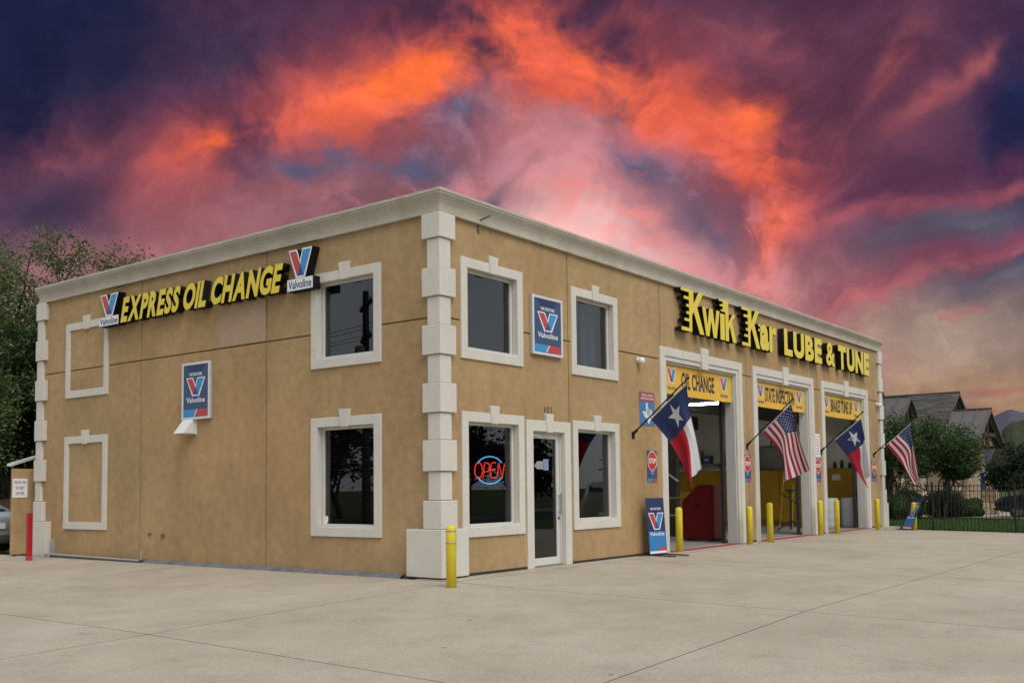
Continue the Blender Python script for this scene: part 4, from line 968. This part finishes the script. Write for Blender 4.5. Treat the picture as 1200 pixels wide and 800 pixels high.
# ------------------------------------------------------------------ things inside the bays
t = thing('red_drain_bin', 'tall dark red steel bin with sloping top inside the nearest bay', 'bin', (12.35, 1.5, 0))
b = MB(); M = Matrix(((0, 0, 1, 0), (-1, 0, 0, 0), (0, 1, 0, 0), (0, 0, 0, 1)))
b.prism([(-.46, .04), (.46, .04), (.46, 1.48), (.0, 1.48), (-.46, 1.06)], -.3, .3); obj('body', b.mesh('b', .015, 2), mat('bin_red', (.17, .006, .008), .5, .2, 3), t, M)
for x in (-.35, .35):
    b = MB(); b.tube([(x, .04, -.32), (x, .04, .32)], .04, 10); obj('wheel', b, DARKMETAL, t, M)
b = MB(); b.lathe([(.06, 0), (.06, .02), (.01, .022)], (0, 0, 0), 12); obj('badge', b, mat('badge_dark', (.1, .01, .01), .4), t, T(-.302, .0, .95)@Matrix.Rotation(R(-90), 4, 'Y'))
t = thing('guard_rail', 'yellow tubular guard rail inside the nearest bay left of the red bin', 'rail', (13.4, 2.6, 0))
YR = mat('rail_yellow', (.30, .2, .012), .5, .15, 4)
for z in (.62, 1.12):
    b = MB(); b.tube([(0, -.3, z), (0, 1.9, z)], .03); obj('rail', b, YR, t)
for y in (-.3, .8, 1.9):
    b = MB(); b.tube([(0, y, 0), (0, y, 1.12)], .03); obj('post', b, YR, t)
t = thing('oil_cabinet', 'yellow steel cabinet with pale label deep in the nearest bay', 'cabinet', (18.5, 5.6, 0))
b = MB(); b.box(-.4, .4, -1.4, 1.2, .06, 1.25); obj('body', b.mesh('b', .012, 1), YWALL, t)
b = MB(); b.box(-.41, -.402, -.3, .1, .75, .9); obj('label_plate', b, mat('pale_plate', (.3, .29, .22), .5), t)
b = MB(); b.box(-.41, -.402, .6, 1.0, .6, 1.15); obj('door_panel', b, INTD, t)
def barrel(x, y, label):
    t = thing('barrel', label, 'barrel', (x, y, 0)); r = .33
    b = MB(); b.lathe([(r*.93, .0), (r*.98, .03), (r, .15), (r*.985, .3), (r*1.015, .33), (r*1.0, .36), (r*1.0, .62), (r*1.015, .65), (r*.985, .68), (r*.98, .82), (r*.9, .95), (r*.84, .98)], seg=28); obj('body', b.mesh('b', smooth_=True), mat('barrel_plastic', (.52, .53, .57), .5, .08, 3, .1, 20), t)
    b = MB(); b.lathe([(r*.88, .965), (r*.88, 1.0), (r*.8, 1.005), (.01, 1.0)], seg=28); obj('lid', b, mat('barrel_plastic'), t)
barrel(21.5, 1.35, 'white plastic barrel at the left inside the farthest bay'); barrel(22.05, .85, 'white plastic barrel at the right inside the farthest bay')
b = MB(); b.box(22.69, 22.715, 1.35, 1.65, 1.6, 1.8); tag(obj('paper_notice', b, WHITE), 'pale paper notice on the yellow wall above the barrels', 'notice')
b = MB(); b.box(22.66, 22.715, .82, .9, .95, 1.3); obj('pull_handle', b, INTD, BL)
t = thing('wall_shelf', 'long steel shelf high on the far wall seen through the nearest bay', 'shelf', (22.55, 6.9, 2.25))
b = MB(); b.box(-.2, .2, -1.3, 1.3, 0, .04); obj('board', b, mat('shelf_steel', (.2, .2, .2), .5), t)
for y in (-1.1, 1.1):
    b = MB(); b.prism([(-.18, 0), (.2, 0), (.2, -.25)], -.02, .02); obj('bracket', b, DARKMETAL, t, T(0, y, 0)@FM)
for i, (y, w_, h_, c_, nm) in enumerate(((5.85, .32, .42, (.45, .44, .40), 'pale'), (6.3, .28, .30, (.05, .10, .28), 'blue'), (6.72, .35, .5, (.30, .20, .11), 'brown'), (7.2, .3, .36, (.35, .05, .04), 'red'), (7.7, .34, .46, (.16, .16, .16), 'charcoal'))):
    t = thing('parts_box', nm+' cardboard parts box on the long shelf in the nearest bay', 'box', (22.52, y, 2.291), 'boxes on the wall shelf')
    b = MB(); b.box(-.15, .15, -w_/2, w_/2, 0, h_); obj('carton', b.mesh('c', .006, 1), mat('carton_'+nm, c_, .7, .1, 4), t)
    b = MB(); b.box(-.152, -.1505, -w_*.3, w_*.3, h_*.35, h_*.6); obj('printed_label', b, mat('carton_label', (.5, .5, .48), .6), t)
for i, (y, h_, nm) in enumerate(((1.55, .24, 'left'), (1.3, .3, 'tall middle'), (1.02, .2, 'right'))):
    t = thing('oil_can', nm+' dark oil can on the yellow ledge of the farthest bay', 'can', (22.72, y, 2.021), 'oil cans on the yellow ledge')
    b = MB(); b.lathe([(.055, 0), (.06, .01), (.06, h_*.75), (.03, h_*.85), (.02, h_)], seg=14); obj('body', b.mesh('c', smooth_=True), INTD, t)
b = MB(); b.box(XE-.42, XE-.27, .27, 3.5, 2.0, 2.02); obj('ledge', b, YWALL, BL)
t = thing('air_hose', 'black air hose drooping in loops inside the nearest bay', 'hose', (13.9, 2.75, 3.6))
b = MB(); b.tube([(0, 0, 0), (-.05, .1, -.9), (.1, .5, -1.5), (.3, 1.0, -1.1), (.35, 1.4, -.2), (.4, 1.6, -1.2), (.5, 2.2, -1.7), (.6, 2.8, -.9), (.62, 3.0, 0)], .022, 8); obj('hose', b.mesh('h', smooth_=True), DARKMETAL, t)
b = MB(); b.box(-.05, .05, -.05, .05, 0, .06); obj('hook', b, DARKMETAL, t)
# two-post lift and jack in the middle bay
t = thing('floor_jack', 'black tripod jack stand on the floor of the middle bay', 'jack', (18.6, 1.55, 0))
b = MB(); b.tube([(0, 0, .1), (0, 0, 1.25)], .035); obj('column', b, DARKMETAL, t)
for a in range(3):
    b = MB(); an_ = a*2.09+.4; b.tube([(0, 0, .35), (.5*math.cos(an_), .5*math.sin(an_), .03)], .022); obj('leg', b, DARKMETAL, t)
b = MB(); b.tube([(0, -.45, .75), (0, .35, 1.2)], .018); b.box(-.12, .12, -.12, .12, 1.25, 1.32); obj('arm', b, DARKMETAL, t)
t = thing('step_ladder', 'yellow folding step ladder leaning in the middle bay', 'ladder', (20.0, 2.2, 0))
for y in (-.18, .18):
    b = MB(); b.tube([(-.25, y*1.2, 0), (.05, y, 1.5)], .025); obj('rail', b, YR, t)
for i in range(4):
    b = MB(); z = .25+i*.33; b.box(-.25+.2*z-.04, -.25+.2*z+.04, -.18, .18, z, z+.03); obj('step', b, YR, t)
t = thing('hose_reel', 'grey rounded hose tank hung high in the middle bay', 'reel', (20.9, 3.1, 1.95))
b = MB(); b.lathe([(.02, 0), (.42, .03), (.5, .15), (.52, .75), (.45, .85), (.05, .88)], seg=20); obj('drum', b.mesh('d', smooth_=True), mat('tank_grey', (.10, .105, .09), .6, .15, 3), t)
b = MB(); b.tube([(0, 0, .8), (0, 0, 3.05)], .03); obj('hanger', b, DARKMETAL, t)
t = thing('lift_post', 'dark steel lift post standing behind the flag in the nearest bay', 'lift', (14.3, 3.4, 0))
b = MB(); b.box(-.12, .12, -.15, .15, 0, 3.4); obj('column', b.mesh('c', .01, 1), INTD, t)
b = MB(); b.box(-.3, .3, -.3, .3, 0, .03); obj('base_plate', b, DARKMETAL, t)
b = MB(); b.tube([(-.1, -.2, 1.6), (-.9, .6, 2.4), (-1.5, 1.6, 3.0)], .03); obj('arm', b, INTW, t)
for i, y in enumerate((1.6,)):
    t = thing('fluorescent_light', 'lit white fluorescent tube under the banner of the nearest bay', 'light', (0, 0, 0))
    p0, p1 = PL(806, 475.5, 0, 13.2), PL(846, 471.5, 0, 13.2); z_ = (p0.z+p1.z)/2
    b = MB(); b.tube([(13.2, p0.y, z_), (13.2, p1.y, z_)], .02, 10); obj('tube', b, TUBEW, t)
    b = MB(); b.box(13.14, 13.26, min(p0.y, p1.y)-.05, max(p0.y, p1.y)+.05, z_+.04, z_+.09); obj('housing', b, INTW, t)
    for y in (p0.y-.2, p1.y+.2): b = MB(); b.tube([(13.2, y, z_+.09), (13.2, y, 5.0)], .006); obj('hanger', b, DARKMETAL, t)

for x, y, lab in ((11.0, 6.2, 'added unseen fluorescent tube brightening the back of the nearest bay'), (16.5, 5.6, 'added unseen fluorescent tube brightening the back of the middle bay')):  # unseen extra tubes, added to lift the light inside the bays
    t = thing('fluorescent_light', lab, 'light', (x, y, 4.7))
    b = MB(); b.tube([(-.9, 0, 0), (.9, 0, 0)], .03, 10); obj('tube', b, TUBEW, t)
    b = MB(); b.box(-.95, .95, -.07, .07, .035, .08); obj('housing', b, INTW, t)
    b = MB(); b.tube([(0, 0, .08), (0, 0, .3)], .01); obj('hanger', b, DARKMETAL, t)
# ------------------------------------------------------------------ iron fence
t = thing('iron_fence', 'black iron picket fence between the lot and the lawn', 'fence', (23.6, 0, 0))
IRON = mat('iron_black', (.012, .012, .013), .5, .1)
y0, y1 = .35, -9.5
for z in (1.41, 1.24, .02):
    b = MB(); q = [(0, y0+(y1-y0)*i/12) for i in range(13)]; b.tube([(x, y, z+zg(23.6, y)*(1 if z < .5 else .35)) for x, y in q], .017 if z > .3 else .015, 4); obj('rail', b, IRON, t)
pk = MB(); pk.box(-.009, .009, -.009, .009, -.05, 1.56); pm = pk.mesh('picket'); pm.materials.append(IRON)
for i in range(83):
    y = y0-.12*i; obj('picket', pm, None, t, T(0, y, zg(23.6, y)-.01))
for y in (-1.45, -4.0, -6.55, -9.1):
    b = MB(); b.box(-.03, .03, -.03, .03, -.2, 1.62); obj('post', b, IRON, t, T(0, y, zg(23.6, y)))

# ------------------------------------------------------------------ neighbour building of stone with gabled roofs
NBD = thing('stone_building', 'stone building with steep gabled metal and shingle roofs beyond the fence', 'building', (46, 4, 0))
IM = T(-46, -4, 0)
STONE = mat('limestone', (.34, .28, .21), .9, .22, 1.6, .6, 9, hue=(1.05, .85, .65), spec=.15)
METALR = mat('standing_seam', (.10, .09, .083), .55, .12, .6)
SHING = mat('shingle', (.10, .09, .078), .9, .35, 4, .8, 14)
WOOD = mat('gable_timber', (.05, .03, .016), .8, .2, 3)
def gable(xr, zr, xw, ze, y0, y1, roofm, seams, ov=.0):
    """ridge along y at xr; eaves xw to either side"""
    th = .14
    for s in (-1, 1):
        b = MB(); b.add([(xr, y0, zr), (xr+s*xw, y0, ze), (xr+s*xw, y1, ze), (xr, y1, zr), (xr, y0, zr-th), (xr+s*xw, y0, ze-th), (xr+s*xw, y1, ze-th), (xr, y1, zr-th)],
                        [(0, 1, 2, 3), (7, 6, 5, 4), (0, 4, 5, 1), (1, 5, 6, 2), (2, 6, 7, 3), (3, 7, 4, 0)])
        r_ = obj('roof_slope', b, roofm, NBD, IM)
        if s < 0:
            if seams:
                n = int((y1-y0)/.62)
                for i in range(n+1):
                    y = y0+.05+i*.62; k = MB(); k.add([(xr, y, zr+.001), (xr-xw, y, ze+.001), (xr-xw, y+.04, ze+.001), (xr, y+.04, zr+.001), (xr, y, zr+.06), (xr-xw, y, ze+.06), (xr-xw, y+.04, ze+.06), (xr, y+.04, zr+.06)], [(4, 5, 6, 7), (0, 1, 5, 4), (3, 7, 6, 2), (1, 2, 6, 5)]); obj('seam', k, METALR, r_)
            else:
                n = int(math.hypot(xw, zr-ze)/.2); k = MB(); dx_, dz_ = -xw/n, (ze-zr)/n
                for i in range(n):
                    y = y0
                    while y < y1-.05:
                        l_ = random.uniform(.3, .6); e = min(y+l_, y1); lift = random.uniform(.02, .05)
                        k.add([(xr+dx_*i, y, zr+dz_*i+.005), (xr+dx_*(i+1), y, zr+dz_*(i+1)+lift+.01), (xr+dx_*(i+1), e-.01, zr+dz_*(i+1)+lift+.01), (xr+dx_*i, e-.01, zr+dz_*i+.005), (xr+dx_*(i+1), y, zr+dz_*(i+1)), (xr+dx_*(i+1), e-.01, zr+dz_*(i+1))], [(0, 1, 2, 3), (1, 4, 5, 2)]); y = e
                o = obj('shingles', k, mat('shingle_tab', (.085, .078, .066), .9, .2, 3, island=.35), r_); o['kind'] = 'stuff'
    b = MB(); b.box(xr-.08, xr+.08, y0-.02, y1, zr-.02, zr+.07); obj('ridge_cap', b, mat('ridge_dark', (.05, .047, .044), .7), NBD, IM)
    b = MB(); b.add([(xr, y0+.5, zr-th-.05), (xr-xw+.4, y0+.5, ze), (xr+xw-.4, y0+.5, ze), (xr, y0+.7, zr-th-.05), (xr-xw+.4, y0+.7, ze), (xr+xw-.4, y0+.7, ze)], [(0, 1, 2), (5, 4, 3), (1, 4, 5, 2), (0, 3, 4, 1), (2, 5, 3, 0)]); obj('gable_wall', b, STONE, NBD, IM)
    for s in (-1, 1):
        b = MB(); b.tube([(xr, y0+.25, zr-.3), (xr+s*(xw-.25), y0+.25, ze-.1)], .09, 4); obj('rake_beam', b, WOOD, NBD, IM)
    b = MB(); b.box(xr-.1, xr+.1, y0+.2, y0+.36, ze-.2, zr-.25); obj('king_post', b, WOOD, NBD, IM)
    b = MB(); b.box(xr-xw*.62, xr+xw*.62, y0+.2, y0+.36, (zr+ze)/2-.5, (zr+ze)/2-.3); obj('tie_beam', b, WOOD, NBD, IM)
gable(46.5, 5.42, 3.3, 3.5, 1.3, 3.3, METALR, True)
gable(45.3, 6.27, 3.1, 3.9, 5.1, 12, METALR, True)
gable(49.0, 6.62, 5.6, 3.2, 3.45, 12.5, SHING, False)
gable(53.0, 8.3, 5.0, 4.6, 9.3, 15, METALR, True)
b = MB(); b.box(44.5, 56, 4.2, 14, -.3, 3.3); b.box(43.9, 48.6, 2.2, 4.15, -.3, 3.42); obj('wall', b, STONE, NBD, IM)
for y in (2.8, 4.6, 6.4):
    b = MB(); b.box(43.85 if y < 4 else 44.45, 43.88 if y < 4 else 44.48, y-.35, y+.35, .6, 2.5); obj('window', b, mat('car_glass'), NBD, IM)
WSTONE = mat('pale_stone', (.5, .45, .37), .9, .2, 2.2, .5, 10, hue=(1.0, .86, .66))
def pier(px0, px1, pytop, Xp, lean, label):
    a, c = PL(px0, 600, 0, Xp), PL(px1, 600, 0, Xp); zt = PL(px0, pytop, 0, Xp).z; y0, y1 = c.y, a.y
    t = thing('stone_pier', label, 'pier', (Xp, (y0+y1)/2, -.1), 'battered stone piers of the neighbouring building'); hw = (y1-y0)/2
    n = 7; zb = 0; Hh = zt+.1
    for i in range(n):                                       # coursed stones
        f0, f1 = i/n, (i+1)/n; w0, w1 = hw*(1-lean*f0), hw*(1-lean*f1); split = random.uniform(-.3, .3)*hw
        for s0, s1 in ((-1, split/hw), (split/hw, 1)):
            b = MB(); g_ = .012; d_ = .35+random.uniform(-.02, .03)
            q = [(s0*(w0 if s0 < -.9 else hw)+g_, f0*Hh+g_), (s1*(w0 if s1 > .9 else hw)-g_, f0*Hh+g_), (s1*(w1 if s1 > .9 else hw)-g_, f1*Hh-g_), (s0*(w1 if s0 < -.9 else hw)+g_, f1*Hh-g_)]
            b.add([(-d_, y, z) for y, z in q]+[(.35, y, z) for y, z in q], [(0, 1, 2, 3)[::-1], (4, 5, 6, 7), (0, 4, 5, 1)[::-1], (1, 5, 6, 2)[::-1], (2, 6, 7, 3)[::-1], (3, 7, 4, 0)[::-1]])
            obj('stone', b, WSTONE if random.random() < .6 else STONE, t)
    b = MB(); b.box(-.3, .3, -hw*(1-lean)+.03, hw*(1-lean)-.03, .02, Hh-.03); obj('core', b, JOINT, t)
    return t
pier(1063, 1087, 553, 41.5, .25, 'broad pale stone pier behind the end-pier flag'); pier(1116, 1128, 556, 42.5, .2, 'narrow pale stone pier behind the round clipped bush')
pier(1150, 1171, 552, 42.0, .2, 'pale stone pier between the blue pole banners'); pier(1052, 1060, 560, 42.5, .2, 'slim pale stone pier close to the far end of the tan building')
for px, lab in ((1151.5, 'blue hanging banner on the left of the pale stone pier'), (1167.5, 'blue hanging banner on the right of the pale stone pier')):
    a = PL(px, 553, 0, 41.2); c = PL(px, 574, 0, 41.2); b = MB(); b.box(41.18, 41.22, a.y-.07, a.y+.07, c.z, a.z); t = obj('pole_banner', b.mesh('b', .004, 1), mat('banner_blue', (.03, .05, .18), .6), None); tag(t, lab, 'banner', 'blue banners by the stone building')
    b = MB(); b.tube([(41.26, a.y+.1, zg(41, 0)), (41.26, a.y+.1, a.z+.15)], .025); b.tube([(41.26, a.y+.1, a.z+.05), (41.2, a.y-.08, a.z+.05)], .012); obj('pole', b, IRON, t)
# far low pale building
t = thing('far_warehouse', 'low pale metal-roofed building under the hill at the right edge', 'building', (110, -4, 0))
pa = PL(1181, 506, 0, 110)
b = MB(); b.box(-8, 14, -30, pa.y+.2, -.2, pa.z-2.2); obj('wall', b, mat('pale_siding', (.4, .4, .42), .6, .05), t)
b = MB(); b.add([(-8.5, -30.5, pa.z-2.2), (-8.5, pa.y+.7, pa.z-2.2), (3, pa.y+.7, pa.z), (3, -30.5, pa.z), (14.5, -30.5, pa.z-2.2), (14.5, pa.y+.7, pa.z-2.2)], [(0, 3, 2, 1), (3, 4, 5, 2)]); obj('roof', b, mat('pale_roof', (.42, .43, .46), .5, .05), t)

# hills
def hill(name, dist, pts, m, depth):
    b = MB(); f = []; n = len(pts)
    rows = []
    for k in range(7):
        row = []
        for i, (px, py) in enumerate(pts):
            d = _f+_r2*(px-600)/FPX-_u2*(py-PPY)/FPX; d = d/math.hypot(d[0], d[1]); dd = dist+depth*(k-3)/3
            z = (CZ+d[2]*dist)*(math.cos((k-3)/3*1.5))+mnoise.noise((px*.03, k*.9, 1))*dist*.006
            p = _C+d*dd; row.append((p[0], p[1], max(z, -2)))
        rows.append(row)
    b.add([p for r_ in rows for p in r_], [(k*n+i, k*n+i+1, (k+1)*n+i+1, (k+1)*n+i) for k in range(6) for i in range(n-1)])
    struct(name, b.mesh('hill', smooth_=True), m)
def dense(P, k=6):
    out = []
    for i in range(len(P)-1):
        for j in range(k): t_ = j/k; x = P[i][0]+(P[i+1][0]-P[i][0])*t_; y = P[i][1]+(P[i+1][1]-P[i][1])*t_; out.append((x, y+1.2*mnoise.noise((x*.11, y*.05, 3))))
    return out+[P[-1]]
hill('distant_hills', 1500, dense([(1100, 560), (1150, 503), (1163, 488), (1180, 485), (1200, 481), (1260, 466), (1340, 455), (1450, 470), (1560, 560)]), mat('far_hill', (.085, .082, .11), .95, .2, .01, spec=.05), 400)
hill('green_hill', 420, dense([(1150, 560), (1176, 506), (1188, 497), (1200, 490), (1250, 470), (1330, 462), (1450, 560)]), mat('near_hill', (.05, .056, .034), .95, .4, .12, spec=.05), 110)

# ------------------------------------------------------------------ trees and bushes
def tree(name, label, base, height, spread, trunks, leaf, nleaf, leafm, barkm, seed, crown_c=.62, crown_h=.42, droop=.0, cat='tree', group=None, twig=.5, lean=(0, 0), cmin=0.0):
    rs = np.random.default_rng(seed); rd = random.Random(seed)
    t = thing(name, label, cat, base, group); wood = MB(); tips = []
    def branch(p, d, ln_, r, depth):
        pts = [p]; rr = [r]; n = 4; q = p.copy(); dd = d.copy()
        for i in range(n):
            dd = (dd+Vector((rd.gauss(0, .16), rd.gauss(0, .16), rd.gauss(0, .1)+(.05 if depth < 2 else -droop)))).normalized(); q = q+dd*ln_/n; pts.append(q.copy()); rr.append(r*(1-.5*(i+1)/n))
            if depth >= 2: tips.append((q.copy(), dd.copy(), depth))
        wood.tube(pts, rr, 7 if depth < 2 else 4, cap=False)
        if depth >= 4 or r < .008: return
        nk = rd.randint(3, 4) if depth < 3 else rd.randint(2, 3)
        for k in range(nk):
            at = pts[-1] if k == 0 else pts[rd.randint(2, n)]
            ax = dd.orthogonal().normalized(); ax.rotate(Matrix.Rotation(rd.uniform(0, 6.28), 3, dd)); nd = (dd*math.cos(.6+.25*rd.random())+ax*math.sin(.6+.25*rd.random())).normalized()
            outw = Vector((at.x, at.y, 0)); outw = outw.normalized() if outw.length > .1 else ax
            nd = (nd+outw*.22*(spread/height*2)).normalized()
            branch(at, nd, ln_*rd.uniform(.62, .82), r*.55, depth+1)
    for k in range(trunks):
        a = 6.28*k/trunks+seed; tl = .0 if trunks == 1 else .28
        branch(Vector((.12*math.cos(a)*(trunks > 1), .12*math.sin(a)*(trunks > 1), -.1)), Vector((tl*math.cos(a)+lean[0], tl*math.sin(a)+lean[1], 1)).normalized(), height*.36, height*.022/(1 if trunks == 1 else 1.7), 0)
    # squeeze skeleton into the wanted crown
    allp = np.array([list(p) for p, _, _ in tips]); 
    hx = np.percentile(np.abs(allp[:, :2]), 97); hz_ = np.percentile(allp[:, 2], 99)
    sc = np.array([spread/hx, spread/hx, height/hz_])
    wood.v = [tuple(np.array(v)*sc) for v in wood.v]
    obj('trunk', wood.mesh('trunk', smooth_=True), barkm, t)
    pts = allp*sc; deps = np.array([dp for _, _, dp in tips], float); wgt = (deps-1.5)**1.5; wgt /= wgt.sum()
    idx = rs.choice(len(pts), nleaf, p=wgt); c = pts[idx]+rs.normal(0, twig, (nleaf, 3))*np.array([1, 1, .75]); c[:, 2] -= np.abs(rs.normal(0, droop*1.5, nleaf))
    if cmin: k_ = c[:, 2] > height*(cmin+.05*np.sin(c[:, 1]*2.3+seed)); c = c[k_]; nleaf = len(c)
    # leaf quads
    n_ = rs.normal(0, 1, (nleaf, 3)); n_[:, 2] = np.abs(n_[:, 2])+.3; n_ /= np.linalg.norm(n_, axis=1)[:, None]
    a = np.cross(n_, rs.normal(0, 1, (nleaf, 3))); a /= np.linalg.norm(a, axis=1)[:, None]; b_ = np.cross(n_, a); s = leaf*rs.uniform(.6, 1.3, nleaf)[:, None]
    V = np.stack([c-a*s, c-b_*s*.45, c+a*s, c+b_*s*.45], 1)
    obj('crown', np_mesh('crown', V, 4), leafm, t)
    return t
BARK = mat('bark', (.06, .045, .035), .95, .3, 3, .6, 20)
LEAF1 = mat('leaf_locust', (.115, .15, .055), .7, .2, .5, island=.45, trans=.4, spec=.2)
LEAF2 = mat('leaf_oak', (.052, .088, .027), .7, .25, .9, island=.5, trans=.3, spec=.2)
LEAF3 = mat('leaf_dark', (.026, .042, .02), .7, .2, .9, island=.5, trans=.15, spec=.2)
def at(px, Y): p = PL(px, 575, 1, Y); return p.x
tree('locust_tree', 'tall feathery green tree rising behind the left end of the building', (at(54, 27), 27, -.2), 10.9, 6.2, 3, .068, 95000, LEAF1, BARK, 3, droop=.07, twig=.24, group='trees behind the left end')
tree('locust_tree', 'green tree at the far left edge in front of the taller feathery tree', (at(-30, 24), 24, -.2), 8.0, 4.4, 2, .075, 60000, LEAF1, BARK, 11, droop=.05, twig=.26, group='trees behind the left end')
tree('dense_tree', 'dense dark tree low behind the rear gate', (at(18, 25), 25, -.2), 7.6, 3.4, 4, .10, 42000, LEAF2, BARK, 21, twig=.3, group='trees behind the left end')
tree('dense_tree', 'dense dark tree cut off by the left edge above the silver car', (at(-30, 31), 31, -.2), 7.0, 4.0, 3, .13, 18000, LEAF2, BARK, 22, twig=.35, group='trees behind the left end')
def rtree(px, X, top, wpx, nm, lab, seed, lm, trunks, n, grp='trees behind the iron fence'):
    p = PL(px, 600, 0, X); z = PL(px, top, 0, X).z; sc = FPX/np.dot(np.array(PL(px, 560, 0, X))-_C, _f)
    return tree(nm, lab, (X, p.y, zg(X, p.y)-.05), z+.2, wpx/sc, trunks, .062, int(n*1.3), lm, BARK, seed, twig=.22, group=grp, cmin=.47)
rtree(1104, 34, 499, 44, 'spreading_tree', 'green multi-stemmed tree in the middle behind the fence', 31, LEAF2, 4, 22000)
rtree(1050, 33.5, 494, 34, 'spreading_tree', 'green tree behind the end-pier flag beside the tan building', 33, LEAF2, 4, 15000)
rtree(1192, 35, 529, 34, 'dark_tree', 'darker tree at the right edge above the dark car', 35, LEAF3, 3, 18000)
def bush(px, py, X, w, h, label, seed, lm=LEAF2):
    p = PL(px, py, 0, X); rs = np.random.default_rng(seed); t = thing('clipped_bush', label, 'bush', (X, p.y, zg(X, p.y)), 'clipped round bushes behind the fence'); n = 5500
    d = rs.normal(0, 1, (n, 3)); d /= np.linalg.norm(d, axis=1)[:, None]; r = rs.uniform(.8, 1.03, n)[:, None]
    c = d*r*np.array([w, w, h*.55])+np.array([0, 0, h*.48]); c[:, 2] = np.maximum(c[:, 2], .02); c += np.sin(c*7+seed)*.035+d*.07*np.sin(c[:, [1, 2, 0]]*13+seed*3)+d*np.abs(rs.normal(0, .035, (n, 1)))
    n_ = d+rs.normal(0, .5, (n, 3)); n_ /= np.linalg.norm(n_, axis=1)[:, None]; a = np.cross(n_, rs.normal(0, 1, (n, 3))); a /= np.linalg.norm(a, axis=1)[:, None]; b_ = np.cross(n_, a); s = .05*rs.uniform(.6, 1.3, n)[:, None]
    obj('foliage', np_mesh('f', np.stack([c-a*s, c-b_*s*.55, c+a*s, c+b_*s*.55], 1), 4), lm, t)
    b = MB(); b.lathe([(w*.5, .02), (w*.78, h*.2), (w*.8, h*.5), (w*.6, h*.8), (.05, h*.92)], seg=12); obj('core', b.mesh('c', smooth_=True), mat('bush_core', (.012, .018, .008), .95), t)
bush(1066, 606, 33.5, .62, 1.15, 'round clipped bush by the fence left of the broad stone pier', 1); bush(1106, 602, 36.5, .95, 1.15, 'wide clipped bush in front of the multi-stemmed tree', 2)
bush(1052, 608, 32.5, .5, 1.05, 'small clipped bush just behind the leaning blue sign', 5); bush(1128, 600, 38, .6, .75, 'low bush at the right foot of the wide clipped bush', 3); bush(1142, 599, 38.6, .4, .75, 'low bush beside the pale stone pier with banners', 4)
# board fence at the far left
t = thing('board_fence', 'brown board fence behind the silver car at the left edge', 'fence', (0, 24, 0))
for i in range(22):
    x = at(12, 24)-3.2+i*.15; b = MB(); b.box(x, x+.138, -.012, .012, -.2, 1.28+random.uniform(-.02, .02)); obj('board', b, mat('fence_board', (.16, .10, .055), .85, .25, 4), t)
# utility pole across the side street (mirrored in the upper left-wall window)
t = thing('utility_pole', 'wooden utility pole with crossarms mirrored in the upper left-wall window', 'pole', (-17.6, 19.8, -.5))
PW = mat('pole_wood', (.05, .04, .032), .9, .2, 3)
b = MB(); b.tube([(0, 0, 0), (0, 0, 10.4)], [.2, .13], 10); obj('post', b, PW, t)
for z, l_ in ((9.7, 1.3), (8.3, 1.1)):
    b = MB(); b.box(-.06, .06, -l_, l_, z, z+.14); obj('crossarm', b, PW, t, Matrix.Rotation(R(35), 4, 'Z'))
    for k in (-.9, -.45, .45, .9):
        b = MB(); b.lathe([(.03, 0), (.05, .05), (.03, .14)], (0, k*l_, z+.14), 8); obj('insulator', b, mat('insulator', (.15, .15, .16), .3), t, Matrix.Rotation(R(35), 4, 'Z'))
b = MB(); b.lathe([(.2, 0), (.22, .05), (.22, .75), (.15, .82)], (.35, 0, 7.2), 14); obj('transformer', b, mat('transformer_grey', (.2, .2, .2), .5), t)
for k in (-1.1, -.5, .5, 1.1):
    b = MB(); pts = []
    for i in range(17):
        s = -1+i/8; pts.append((-s*26*.25+k*.82, s*26*.97+k*.57, 9.95-1.3+1.3*s*s)); 
    b.tube(pts, .012, 4); obj('wire', b, DARKMETAL, t)
# street trees behind the viewer (mirrored in the lower windows)
for i, (x, y, h_, lab) in enumerate(((-33, 33, 6, 'nearer street tree mirrored in the left-wall windows'), (-37, 42, 7, 'farther street tree mirrored in the left-wall windows'), (42, -34, 6, 'street tree mirrored in the window with the neon sign'),
                                  (50, -32, 6.5, 'street tree mirrored in the entrance door glass'), (60, -33, 6, 'street tree mirrored in the window right of the door'))):
    tree('street_tree', lab, (x, y, -.6), h_, 3.4, 1, .22, 3500, LEAF3, BARK, 50+i, twig=.5, group='street trees seen in the window glass')
